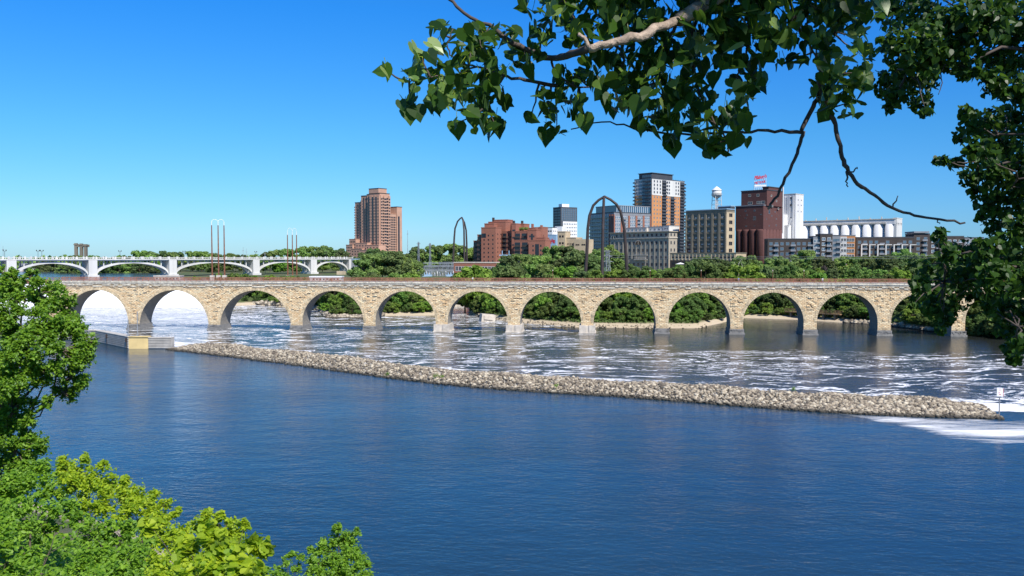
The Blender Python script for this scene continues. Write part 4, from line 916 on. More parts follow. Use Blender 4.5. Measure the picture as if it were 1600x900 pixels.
def textpart(txt, wid, hei, x, z, shear, name, m):
    cu = bpy.data.curves.new(name, 'FONT'); cu.body = txt; cu.size = 1; cu.extrude = .06; cu.offset = .045; cu.shear = shear
    t_ = bpy.data.objects.new('tmp', cu); C.objects.link(t_); dg = bpy.context.evaluated_depsgraph_get(); me = bpy.data.meshes.new_from_object(t_.evaluated_get(dg)); bpy.data.objects.remove(t_)
    co = np.array([v.co[:] for v in me.vertices]); lo, hi = co.min(0), co.max(0); s1, s2 = wid/(hi[0]-lo[0]), hei/(hi[1]-lo[1])
    me.transform(Matrix.Translation((x, 0, z)) @ Matrix.Rotation(math.pi/2, 4, 'X') @ Matrix.Diagonal((s1, s2, 1.6, 1)) @ Matrix.Translation((-lo[0], -lo[1], 0)))
    me.transform(Matrix(((1, 0, 0, 0), (0, 1, 0, 0), (.16, 0, 1, 0), (0, 0, 0, 1)))); me.materials.clear(); me.materials.append(M[m]); return link(name, me, sgn)
textpart("Pillsbury's", wS*1.02, 3.6, 0, zb_(282.6), .12, 'upper_lettering', 'redpaint'); textpart("BEST FLOUR", wS*.92, 1.8, .2, zb_(288.3), 0, 'lower_lettering', 'redpaint')

# --- white elevator tower
B = Bld('white_elevator_tower', 'tall white concrete elevator tower between the maroon elevator and the silo row', 1242, 620, 44); x0 = B.x(1222); yy = B.y(1254)
B.vol(x0, 0, 0, yy, 8, B.z(303.5), 'silo', cap=.15, capm='conc'); 
for (pa, w_) in ((1225, 1.6), (1231, 2.6), (1238, 1.2)): a = B.x(pa); B.strip('L', a-w_/2, a+w_/2, 12, B.z(306), 'silo', 0, .5, 'rib')
for py_ in (309, 320, 341): B.win('L', B.x(1233), B.x(1237), B.z(py_)-1, B.z(py_)+1, 1, 1, 1.3, 1.4, -.5, 'mgrey')
for py_ in (312, 320, 330): B.win('R', 1.5, yy-1, B.z(py_)-1, B.z(py_)+1, 2, 1, 1.1, 1, 0, 'mgrey')
B.vol(x0-.5, x0+4, -9, -.5, 8, B.z(335), 'silo', 'lower_block'); B.vol(x0+4, -3, -6, -.5, 8, B.z(352), 'silo', 'lower_block')
m_ = MB(); m_.tube([(x0+5, -5, B.z(362)), (-1, -5, B.z(342))], .8, 4); m_.build('conveyor_chute', M['silo'], B.root); B.done()
# --- white silo row
B = Bld('silo_row', 'row of white concrete grain silos with a flat headhouse behind the dark flats', 1397, 600, 40, 'silos'); x0 = B.x(1246); zt = B.z(342.5); zs = B.z(350); n_ = 9; Lx = -x0; r_ = Lx/n_/2
for k in range(n_):
    a = -r_-k*2*r_; MB().lathe(a, r_, [(r_*.985, 8), (r_*.985, zs)], 32).build('silo', M['silo'], B.root, True)
    MB().lathe(a, 3*r_, [(r_*.985, 8), (r_*.985, zs)], 24).build('silo', M['silo'], B.root, True)
B.vol(x0-.5, 0, .6, 4*r_-.8, zs+.003, zt, 'silo', 'headhouse', .35, 'conc'); B.strip('L', x0, -6, zs+.4, zs+1.5, 'conc', .6, .3, 'stained_band')
B.vol(-1.2, 1.0, 1.2, 4*r_-.4, 8, zt+.6, 'concw', 'end_wall', .15, 'concw')
for k in range(4): a = r_*.6+k*r_*.95; m_ = MB(); m_.v += [(1.03, a-.8, zs+1), (1.03, a+.8, zs+1), (1.03, a, zs-1.2)]; m_.f.append((0, 2, 1)); m_.m.append(0); m_.build('triangular_vent', M['dgrey'], B.root)
for k in range(8): m_ = MB().box(x0+4+k*8, x0+4.6+k*8, 4, 4.6, zt+.6, zt+1.6+(k % 3)*.7); m_.build('roof_vent', M['conc'], B.root)
B.done()
# --- dark flats in front of the silos
def flats(name, lab, segs, D, th, mains):
    B = Bld(name, lab, segs[0][0], D, th)
    for (pa, pb, yt, off, m, wm) in segs:
        xa, xb = B.x(pa, off), B.x(pb, off); z1 = B.z(yt, (xa+xb)/2, off); B.vol(xa, xb, off, off+14, 8, z1, m, cap=.15, capm='dgrey')
        nn = max(2, int((xb-xa)/3.4)); fl = 4; zz0 = z1-1.2-fl*3.3
        B.win('L', xa+.4, xb-.4, zz0, z1-1.2, nn, fl, 2.1, 2.0, off, wm, 'glassb', drop=.08)
        for q in range(0, nn-1, 3):
            a = xa+(xb-xa)*(q+1)/nn
            for f_ in range(fl): B.balconies('L', a, a+3.2, zz0+f_*3.3, zz0+f_*3.3+3, 1, off, 1.3, 'mgrey')
    B.done(); return B
flats('dark_flats', 'long low dark brick flats in front of the white silo row, left part', [(1199, 1270, 374, 0, 'dbrown', 'mgrey'), (1270, 1281, 370, -1.5, 'mgrey', 'wpaint'), (1281, 1300, 366.5, -3, 'dbrown', 'wpaint'), (1300, 1312, 368.5, -2, 'mgrey', 'mgrey')], 540, 8, 0)
Bo = Bld('orange_flats', 'orange and cream block of flats in the middle of the long dark flats', 1336, 535, 20); xo = Bo.x(1312); Bo.vol(xo, 0, 0, 16, 8, Bo.z(368.5), 'orange', cap=.15, capm='mgrey'); Bo.strip('L', xo+.1, xo+4, 12, Bo.z(369.5), 'concw', 0, .2); Bo.win('L', xo+.4, -.4, Bo.z(369)-14.5, Bo.z(369)-.6, 5, 4, 1.5, 2.1, -.2, 'wpaint'); Bo.done()
B = flats('dark_flats', 'long low dark brick flats right of the orange block with pale posts', [(1337, 1427, 371.5, 0, 'dbrown', 'mgrey')], 545, 8, 0)
for k in range(7): a = B.x(1344+k*12.6); MB().box(a, a+.7, -1.6, -.9, 8, B.z(383, a)).build('pale_post', M['concw'], B.root); MB().box(a, a+4, -1.6, -.9, B.z(383, a)+.003, B.z(383, a)+.5).build('pale_beam', M['concw'], B.root)
B = flats('dark_flats', 'dark flats with overhanging flat roof behind the right tree branches', [(1427, 1452, 366, 0, 'dbrown', 'mgrey'), (1452, 1505, 370, 1, 'dbrown', 'wpaint')], 540, 4, 0)
B.vol(B.x(1426), B.x(1450), -1, 14, B.z(364), B.z(361.5), 'mgrey', 'flat_roof'); B.vol(B.x(1428), B.x(1446), 2, 12, B.z(368), B.z(363), 'glassb', 'glazed_top')
B = flats('dark_flats', 'grey flats mostly hidden behind the tree at the right', [(1506, 1536, 372, 0, 'mgrey', 'wpaint')], 540, 2, 0)
# --- low things near the deck line
B = Bld('brick_power_house', 'low brick hydro building behind the substation', 775, 520, 20); x0 = B.x(709); B.vol(x0, 0, 0, 14, 8, B.z(411), 'redbrick', cap=.2, capm='conc'); B.win('L', x0+1, -1, B.z(426), B.z(414), 12, 1, 2, 3, 0, 'wpaint'); B.done()
B = Bld('white_shed', 'long low white shed just above the stone bridge deck', 533, 430, 0); x0 = B.x(484); B.vol(x0, 0, 0, 6, 10, B.z(433.5), 'concw', cap=.3, capm='wpaint'); B.win('L', x0+1, -1, B.z(438), B.z(434.5), 8, 1, .8, .7, 0, 'mgrey'); B.done()
B = Bld('grey_gatehouse', 'small grey-blue block where the white bridge meets the trees', 559, 640, 10); x0 = B.x(549); B.vol(x0, 0, 0, 8, 8, B.z(405.5), 'mgrey', cap=.2, capm='lblue'); B.win('L', x0+.5, -.5, 16, B.z(407), 2, 3, .9, 1.3, 0, 'wpaint'); B.vol(B.x(543), B.x(551), -22, -14, 8, B.z(423), 'beige', 'annex'); B.done()
B = Bld('beige_lock_wall', 'low beige concrete lock building at the left end of the lawn', 281, 540, 0); x0 = B.x(240); B.vol(x0, 0, 0, 6, 8, B.z(432), 'conc', cap=.2, capm='conc'); B.win('L', x0+1, -1, B.z(437), B.z(433), 7, 1, 1, .9, 0, 'mgrey'); B.done()
B = Bld('distant_bridge', 'low grey concrete bridge seen under the leftmost white arches', 100, 840, 0, 'bridge'); x0 = B.x(30); B.vol(x0, 0, 0, 10, B.z(417.5), B.z(411.5), 'mgrey', 'deck')
for q in range(4): a = x0-x0*q/3.6; B.vol(a, a+3, 1, 9, 8, B.z(417.5)-.01, 'conc', 'pier')
B.done()
# ruined stone columns far left
p = at(127.5, HZ, 880); ru = empty('ruined_columns', (p.x, p.y, 0), 0, 'brown concrete frame of three columns rising over the far left trees', 'ruin'); zf = lambda y_: at(127, y_, 880).z
for k, (xo, yt) in enumerate(((-5.6, 380), (0, 380.5), (4.6, 381.5))): m_ = MB(); m_.box(xo-1.3, xo+1.3, -1.5, 1.5, 12, zf(yt)); m_.box(xo-1.8, xo+1.8, -1.9, 1.9, zf(yt+3), zf(yt+1.2)); m_.build('column', M['dbrown'] if 0 else M['greyconc'], ru)
m_ = MB(); m_.box(-6.4, 5.8, -1.2, 1.2, zf(385.5), zf(383.5)); m_.box(-6.4, 5.8, 4, 5.5, zf(386), zf(382)); m_.build('beam', M['greyconc'], ru)

# --- pylons shaped as pointed arches
def hoop(name, lab, D, legs, rad, mname):
    base = at(legs[1][0][0], legs[1][0][1], D); r0 = empty(name, (base.x, D, 0), 0, lab, 'pylon', 'pointed arch pylons')
    for pts, dy in zip(legs, (0, -7, 3)):
        n = len(pts); P = []
        for i, (px_, py_) in enumerate(pts):
            q = at(px_, py_, D+dy*(1-i/(n-1))); P.append((q.x-base.x, q.y-D, q.z))
        P.insert(0, (P[0][0], P[0][1], 9)); MB().tube(P, [rad*1.15]+[rad*(1.1-.35*i/(n-1)) for i in range(n)], 8).build('leg', M[mname], r0)
    return r0
h = hoop('arch_pylon', 'tall dark three-legged pointed arch pylon, the nearer and larger one', 420, [[(914, 440), (917, 395), (918.5, 357), (921, 337), (927, 321), (935, 313), (944.5, 307)], [(940.5, 440), (942, 357), (943.5, 310), (944.5, 307)], [(980, 439), (978, 395), (975.5, 357), (969.5, 330), (963, 319), (954, 312), (944.5, 307)]], .78, 'dsteel')
h = hoop('arch_pylon', 'slim dark three-legged pointed arch pylon over the substation', 600, [[(707, 430), (709.8, 371), (711, 357), (715, 346), (718.5, 342), (721.7, 339.5)], [(726, 422), (725, 359), (723.5, 345), (721.7, 339.5)], [(729.7, 421), (729.2, 380), (728.4, 360), (725.8, 348), (721.7, 339.5)]], .62, 'dsteel')
# --- rusty pole trios with white arcs
for (xs3, yb, yt, ya, D, lab) in (((332.7, 341.3, 349.2), 432, 352, 343, 500, 'three tall rusty poles joined by white arcs, the nearer taller group'), ((450.3, 457, 462.7), 432, 367, 356.5, 600, 'three rusty poles joined by white arcs, the farther shorter group')):
    p = at(xs3[1], HZ, D); r0 = empty('pole_group', (p.x, D, 0), 0, lab, 'poles', 'rusty pole trios by the lock')
    f = D/F; tops = []
    for k, x3 in enumerate(xs3):
        xl = (x3-xs3[1])*f; zt3 = at(x3, yt, D).z; yy3 = (k-1)*1.5
        MB().tube([(xl, yy3, 11), (xl, yy3, zt3)], [.52, .3], 8).build('pole', M['rust'], r0); MB().box(xl-1.1, xl+1.1, yy3-1.1, yy3+1.1, 11, at(x3, yb-2, D).z).build('plinth', M['conc'], r0); tops.append((xl, yy3, zt3))
        MB().tube([(xl, yy3, zt3), (xl, yy3, zt3+2)], .2, 6).build('pole_tip', M['wpaint'], r0)
    za3 = at(xs3[1], ya, D).z
    for a, b in ((0, 1), (1, 2)):
        A, B_ = tops[a], tops[b]; P = []
        for i in range(11): t = i/10; P.append((A[0]+(B_[0]-A[0])*(.5-.5*math.cos(math.pi*t)), A[1]+(B_[1]-A[1])*t, A[2]+2+(za3-A[2]-2)*math.sin(math.pi*t)))
        MB().tube(P, .12, 6).build('arc', M['wpaint'], r0)
# --- lattice pylon behind the stone bridge
def lattice(name, lab, px, D, yt, wb, wt, zb=11, arms=(), cat='pylon', m='gsteel', r=.12, group=None):
    p = at(px, HZ, D); r0 = empty(name, (p.x, p.y, zb), R(20), lab, cat, group); Hh = at(px, yt, D).z-zb; m_ = MB(); n = max(4, int(Hh/4)); 
    cor = lambda t: (wb+(wt-wb)*t)/2
    for i in range(n):
        t0, t1 = i/n, (i+1)/n; c0, c1 = cor(t0), cor(t1); q = [(-1, -1), (1, -1), (1, 1), (-1, 1)]
        for j_ in range(4):
            a, b = q[j_], q[(j_+1) % 4]; m_.tube([(a[0]*c0, a[1]*c0, t0*Hh), (a[0]*c1, a[1]*c1, t1*Hh)], r*1.3, 4); m_.tube([(a[0]*c0, a[1]*c0, t0*Hh), (b[0]*c1, b[1]*c1, t1*Hh)], r*.8, 4); m_.tube([(b[0]*c0, b[1]*c0, t0*Hh), (a[0]*c1, a[1]*c1, t1*Hh)], r*.8, 4); m_.tube([(a[0]*c1, a[1]*c1, t1*Hh), (b[0]*c1, b[1]*c1, t1*Hh)], r*.8, 4)
    m_.build('lattice_mast', M[m], r0)
    for (f_, l_) in arms: MB().tube([(-l_, 0, f_*Hh), (0, 0, f_*Hh+.6), (l_, 0, f_*Hh)], r, 4).tube([(-l_, 0, f_*Hh), (l_, 0, f_*Hh)], r, 4).build('cross_arm', M[m], r0)
    return r0
lattice('lattice_pylon', 'grey lattice pylon with splayed top between the dark arch legs', 949, 440, 391, 3.4, 1.2, 11, ((.7, 3.6), (.84, 3.0), (.97, 2.2)), r=.1)
p = at(951, HZ, 440)
lattice('lattice_mast', 'slim lattice mast in the trees left of the substation', 654, 590, 378, 1.6, .7, 12, ((.95, 1.5),), 'mast', r=.1, group='masts by the substation'); lattice('lattice_mast', 'slim lattice mast rising from the substation', 672, 590, 380, 1.6, .7, 12, ((.95, 1.5),), 'mast', r=.1, group='masts by the substation')
for (px_, yt, D, r_, lab) in ((637, 360, 700, .22, 'thin white mast right of the tan high-rise'), (380, 386, 640, .16, 'thin mast behind the white bridge, left of a close pair'), (385, 388, 640, .14, 'thin mast behind the white bridge, right of a close pair'), (414, 391, 650, .14, 'thin mast behind the white bridge left of the shorter rusty poles'), (5, 384, 600, .14, 'thin lattice mast at the left photo edge')):
    p = at(px_, HZ, D); r0 = empty('mast', (p.x, p.y, 12), 0, lab, 'mast', 'thin masts'); MB().tube([(0, 0, 0), (0, 0, at(px_, yt, D).z-12)], [r_*1.5, r_*.6], 5).build('shaft', M['gsteel'], r0); MB().box(-.7, .7, -.1, .1, at(px_, yt+6, D).z-12, at(px_, yt+5.4, D).z-12).build('cross_arm', M['gsteel'], r0)
# H-frame pole
p = at(790, HZ, 500); r0 = empty('utility_frame', (p.x, p.y, 11), 0, 'pale H-shaped utility frame in front of the red brick flats', 'utility pole'); f = 500/F
for xo in (-5.3, 5.3): MB().tube([(xo*f/.385*.385, 0, 0), (xo*f, 0, at(790, 391.5, 500).z-11)] if 0 else [(xo*f, 0, 0), (xo*f, 0, at(790, 391.5, 500).z-11)], .28, 6).build('pole', M['lblue'], r0)
MB().box(-10*f, 10*f, -.2, .2, at(790, 399.4, 500).z-11, at(790, 398, 500).z-11).build('cross_arm', M['lblue'], r0)
# --- substation
p = at(700, HZ, 555); ss = empty('substation', (p.x, p.y, 13), 0, 'grey steel lattice substation behind the stone bridge deck', 'substation'); f = 555/F
m_ = MB(); X0, X1 = -39*f, 40*f
for yy3 in (0, 9, 18):
    for k in range(14):
        x = X0+(X1-X0)*k/13; hh = random.choice([8.5, 10.5, 11.5]); m_.tube([(x, yy3, 0), (x, yy3, hh)], .13, 4); m_.tube([(x+.8, yy3, 0), (x+.8, yy3, hh)], .13, 4)
        for q in range(7): m_.tube([(x+(q % 2)*.8, yy3, q*hh/7), (x+((q+1) % 2)*.8, yy3, (q+1)*hh/7)], .07, 3)
    for zz3 in (5.2, 8.2, 10.2): m_.box(X0, X1, yy3-.12, yy3+.12, zz3, zz3+.2); m_.box(X0, X1, yy3-.12, yy3+.12, zz3+.7, zz3+.85)
    for k in range(60): x = X0+(X1-X0)*k/60; m_.tube([(x, yy3, 8.2), (x+.6, yy3, 9)], .06, 3)
m_.build('steel_frame', M['gsteel'], ss)
for k in range(28):
    x = X0+(X1-X0)*(k+.3)/28; i_ = MB(); zz3 = random.choice([2.2, 3.2]); i_.tube([(x, 4+k % 3*4, 0), (x, 4+k % 3*4, zz3)], .16, 5); i_.lathe(x, 4+k % 3*4, [(.2, zz3), (.35, zz3+.3), (.2, zz3+.6), (.35, zz3+.9), (.2, zz3+1.2), (.3, zz3+1.5), (.1, zz3+1.9)], 7); i_.build('insulator', M['wpaint'], ss)
for xo in (-32*f, 5*f): b_ = MB(); b_.box(xo-3.4, xo+3.4, -5, -1, 0, 3.0); b_.box(xo-2.8, xo+2.8, -5.6, -5.01, .4, 2.6); [b_.lathe(xo-1.8+q*1.8, -3, [(.22, 3), (.3, 3.8), (.1, 4.5)], 6) for q in range(3)]; b_.build('transformer', M['lblue'], ss)
MB().box(X0, X1, -8, -7.7, -1, 1.0).build('low_wall', M['conc'], ss)
# --- tailrace culvert seen through an arch
g_ = Vector((pxy(719, 468), 468)); cu_ = empty('tailrace_tunnel', (g_.x, g_.y, 0), 0, 'pale stone tunnel mouth at the end of the side channel, seen through the sixth arch', 'tunnel'); f = 468/F
m_ = MB(); z1 = 9.5; rr = 7.6*f; n = 14; zc0 = 1.2
for i in range(n):
    a, b = math.pi*i/n, math.pi*(i+1)/n; xa, za, xb, zb3 = rr*math.cos(a), zc0+.75*rr*math.sin(a), rr*math.cos(b), zc0+.75*rr*math.sin(b)
    m_.quad((xb, 0, zb3), (xa, 0, za), (xa, 0, z1), (xb, 0, z1)); m_.quad((xa, 0, za), (xb, 0, zb3), (xb, 8, zb3), (xa, 8, za))
for s_ in (-1, 1): m_.box(s_*rr if s_ > 0 else -14*f, 14*f if s_ > 0 else -rr, 0, 1, -2, z1)
m_.build('stone_front', M['redbrick'], cu_); MB().box(-rr, rr, 8, 8.3, -2, zc0+rr).build('dark_interior', M['dgrey'], cu_)
MB().box(-14*f, 14*f, -3, -.4, -2, .9).build('concrete_sill', M['conc'], cu_)
m_ = MB(); [m_.box(-8*f+q*1.2, -8*f+q*1.2+.15, -.38, -.3, .9, 2.2) for q in range(5)]; [m_.box(-7.6*f+q*1.6*f, -7*f+q*1.6*f, -.3, -.1, .9, 2.0) for q in range(9)]; m_.build('gate_bars', M['wpaint'], cu_)
# --- timber footbridge through the eleventh arch
p0 = at(1226, 493, 372); p1 = at(1312, 487, 352); dd = (p1-p0).xy; fb = empty('footbridge', (p0.x, p0.y, 0), math.atan2(dd.y, dd.x), 'small timber footbridge with railings seen through the right arches', 'footbridge'); L_ = dd.length; zd = 3.0
MB().box(0, L_, 0, 2.6, zd, zd+.4).build('walkway', M['wood'], fb)
for yy3 in (0, 2.5):
    m_ = MB()
    for z3 in (.9, 1.6): m_.box(0, L_, yy3, yy3+.1, zd+z3, zd+z3+.12)
    for q in range(14): x = q*L_/13; m_.box(x-.08, x+.08, yy3-.03, yy3+.13, zd+.4, zd+1.75)
    for q in range(60): x = q*L_/59; m_.box(x-.03, x+.03, yy3+.02, yy3+.08, zd+.403, zd+1.6)
    m_.build('railing', M['wood'], fb)
for q in range(5): x = (q+.5)*L_/5; MB().box(x-.3, x+.3, .3, 2.3, -2, zd-.003).build('pile', M['greyconc'], fb)
# concrete outfall on the island shore
o = ground_pt(763, 497, 1.5); MB().box(-3, 3, 0, 4, -1, 2.6).box(-2, 2, -.4, -.01, .3, 2).build('x', M['conc']); oo = bpy.data.objects['x']; oo.name = 'outfall_block'; oo.location = (o.x, o.y, .5); oo.rotation_euler = (0, .1, .3); tag(oo, 'small grey concrete outfall on the sandy shore under the sixth arch', 'outfall')
# power line
pl = MB()
for k in range(2):
    P = []
    for i in range(25): t = i/24; q = at(945+650*t, 400-2*t, 445).z; P.append((pxy(945, 440)+t*235, 440-t*30, at(945, 402-k*3, 440).z-10*t*(1-t)*.6+t*1.5)); 
    pl.tube(P, .06, 3)
tag(pl.build('power_line', M['gsteel']), 'thin power wires running right from the lattice pylon over the trees', 'wires')

# ================================================================== FOLIAGE
def norm(a): return a/np.maximum(np.linalg.norm(a, axis=-1, keepdims=True), 1e-6)
# leaf templates: vertices (x across, y along, z up), quads
T_CARD = (np.array([[-.5, -.45, 0], [.38, -.55, .06], [.52, .4, -.05], [-.3, .55, .08]]), np.array([[0, 1, 2, 3]]))
T_LEAF = (np.array([[0, -.5, 0], [.33, -.22, .09], [.26, .22, .07], [0, .52, -.02], [-.26, .22, .07], [-.33, -.22, .09]]), np.array([[0, 1, 2, 3], [0, 3, 4, 5]]))
T_HEART = (np.array([[0, -.36, 0], [.2, -.5, .05], [.42, -.40, .11], [.5, -.14, .12], [.40, .12, .09], [.2, .34, .04], [0, .60, -.06], [-.2, .34, .04], [-.40, .12, .09], [-.5, -.14, .12], [-.42, -.40, .11], [-.2, -.5, .05], [0, -.05, -.01], [0, .25, -.03]]),
           np.array([[0, 1, 2, 12], [12, 2, 3, 4], [12, 4, 5, 13], [13, 5, 6, 6], [0, 12, 10, 11], [12, 8, 9, 10], [12, 13, 7, 8], [13, 6, 6, 7]]))
def leaves_arrays(C0, Nn, Ty, sizes, T, aspect=None):
    n = len(C0); Nn = norm(Nn); Ty = norm(Ty - Nn*np.sum(Ty*Nn, 1, keepdims=True)); Tx = np.cross(Ty, Nn)
    v, f = T; P = C0[:, None]+sizes[:, None, None]*(v[None, :, 0:1]*Tx[:, None]*(1 if aspect is None else aspect[:, None, None])+v[None, :, 1:2]*Ty[:, None]+v[None, :, 2:3]*Nn[:, None])
    return P.reshape(-1, 3), (f[None]+(np.arange(n)*len(v))[:, None, None]).reshape(-1, f.shape[1])
def leaf_mesh(name, parts, mat):
    Vs, Fs, off = [], [], 0
    for v, f in parts: Vs.append(v); Fs.append(f+off); off += len(v)
    V, Fa = np.concatenate(Vs), np.concatenate(Fs)
    deg = (Fa[:, 2] == Fa[:, 3]) | (Fa[:, 1] == Fa[:, 2])
    if deg.any():
        me = bpy.data.meshes.new(name); fl = [tuple(dict.fromkeys(r)) for r in Fa.tolist()]; me.from_pydata(V.tolist(), [], fl); me.materials.append(mat); me.update(); return me
    return quads_mesh(name, V, Fa, mat)
def blob_points(c, r, n, shell=.55, flat=.85):
    d = norm(rng.normal(size=(n, 3))); rad = (shell+(1-shell)*rng.random((n, 1))**.6); p = d*rad*np.asarray(r); p[:, 2] *= flat; return np.asarray(c)+p, d
def clump_leaves(centers, radii, per, size, T, outward=1.0, droop=0):
    Cs, Ns, Ty, Sz = [], [], [], []
    for c, r in zip(centers, radii):
        p, d = blob_points(c, r, per if isinstance(per, int) else int(per(r)), .5)
        Cs.append(p); Ns.append(d*outward+np.array([0, 0, .55])+rng.normal(size=d.shape)*.55); Ty.append(d*.6+rng.normal(size=d.shape)+np.array([0, 0, -droop])); Sz.append(size*rng.uniform(.6, 1.35, len(p)))
    return leaves_arrays(np.concatenate(Cs), np.concatenate(Ns), np.concatenate(Ty), np.concatenate(Sz), T)
def limb_path(a, b, sag=.0, n=4, wob=.1):
    a, b = np.array(a, float), np.array(b, float); L = np.linalg.norm(b-a); P = []
    for i in range(n+1):
        t = i/n; p = a+(b-a)*t; p[2] += sag*L*math.sin(math.pi*t)
        if 0 < i < n: p += rng.normal(size=3)*wob*L*.3
        P.append(tuple(p))
    return P
def shoot_leaves(centers, radii, per, size, T, pc, droop=0):
    Cs, Ns, Ty, Sz = [], [], [], []
    for c, r in zip(centers, radii):
        k = 11; ns = max(2, int(per/k)); d0 = norm((np.asarray(c)-pc)[None])[0]
        sd_ = norm(rng.normal(size=(ns, 3))*.75+d0*.45+np.array([0, 0, .5-droop])); ln = r*rng.uniform(.7, 1.55, (ns, 1, 1)); t_ = (np.arange(k)+rng.random((ns, k)))[..., None]/k
        org = np.asarray(c)+rng.normal(size=(ns, 1, 3))*r*.28
        p = org+sd_[:, None]*ln*t_+np.array([0, 0, -1])*(t_**2*ln*.25)+rng.normal(size=(ns, k, 3))*size*.35
        Cs.append(p.reshape(-1, 3)); Ty.append((sd_[:, None]+rng.normal(size=(ns, k, 3))*.8+np.array([0, 0, -.25-droop])).reshape(-1, 3)); Ns.append((sd_[:, None]*.3+np.array([.15, -.25, .9])+rng.normal(size=(ns, k, 3))*.5).reshape(-1, 3)); Sz.append((size*rng.uniform(.5, 1.35, (ns, k))*(1.15-.35*t_[..., 0])).ravel())
    n = sum(len(c) for c in Cs); return leaves_arrays(np.concatenate(Cs), np.concatenate(Ns), np.concatenate(Ty), np.concatenate(Sz), T, rng.uniform(.65, 1.05, n))
# ---- prototypes for far trees: unit height 1, crown radius by shape
def far_proto(kind, seed):
    global rng; keep = rng; rng = np.random.default_rng(seed)
    if kind == 'bush': nb, h0, h1, rw, cr, per, sz = 34, .10, .90, .50, (.11, .19), 95, .062
    elif kind == 'tall': nb, h0, h1, rw, cr, per, sz = 42, .28, .93, .30, (.075, .13), 85, .042
    else: nb, h0, h1, rw, cr, per, sz = 46, .22, .90, .42, (.085, .16), 90, .046
    cs, rs = [], []
    lean = rng.normal(size=2)*.05
    for i in range(nb):
        t = rng.random(); z = h0+(h1-h0)*t; w_ = rw*math.sqrt(max(.04, 1-abs((t-.38)/.66)**2.2)); a = rng.random()*6.28; q = w_*math.sqrt(rng.uniform(.15, 1))*rng.uniform(.75, 1.12)
        cs.append((q*math.cos(a)+lean[0]*t, q*math.sin(a)+lean[1]*t, z)); rs.append(rng.uniform(*cr)*(1.1-.4*t))
    me = leaf_mesh('crown', [clump_leaves(cs, rs, per, sz, T_CARD)], M['leaf_bush'] if kind == 'bush' else M['leaf_far'])
    tb = MB(); top = (lean[0]*.5, lean[1]*.5, .62); tb.tube([(0, 0, -.06), (lean[0]*.2, lean[1]*.2, .25), top], [.024, .018, .008], 6)
    for c in cs[:12]: tb.tube(limb_path((lean[0]*.2, lean[1]*.2, .2+.3*rng.random()), c, 0, 3), [.010, .007, .005, .002], 4)
    tm = tb.mesh('trunk', M['bark']); rng = keep; return me, tm
PROTO = {'bush': [far_proto('bush', s) for s in (1, 2, 3, 4)], 'round': [far_proto('round', s) for s in (11, 12, 13, 14)], 'tall': [far_proto('tall', s) for s in (21, 22, 23)]}
ORD = ['first', 'second', 'third', 'fourth', 'fifth', 'sixth', 'seventh', 'eighth', 'ninth', 'tenth', 'eleventh', 'twelfth', 'thirteenth', 'fourteenth', 'fifteenth', 'sixteenth', 'seventeenth', 'eighteenth']+['%s %s' % (a, b) for a in ('farther', 'small', 'dense', 'rounded') for b in ('nineteenth', 'twentieth', 'twenty-first', 'twenty-second')]
ARX = (93, 208, 334, 463, 577, 690, 803, 918, 1035, 1152, 1267, 1383, 1499, 1612)
def arch_no(px):
    for k in range(len(ARX)-1):
        if px < ARX[k+1]: return k
    return len(ARX)-2
tcount = {}
def far_tree(px, Y, top, kind, wide=1.0, name=None, row='', group=None, z=None, sink=0):
    """tree whose crown top shows at image row `top` when standing at depth Y"""
    x = pxy(px, Y); g = H(x, Y) if z is None else z; g = max(g, -.3)-sink; h = max(3.0, at(px, top, Y).z-g)*1.05
    me, tm = random.choice(PROTO[kind]); nm = name or ('shrub' if kind == 'bush' else 'tree')
    r_ = empty(nm, (x, Y, g), random.random()*6.28); r_.scale = (h*wide, h*wide, h)
    cr = link('crown' if nm != 'shrub' else 'foliage', me, r_); tk = link('trunk' if nm != 'shrub' else 'stems', tm, r_)
    return (px, r_, h, wide, row, nm)
placed = []
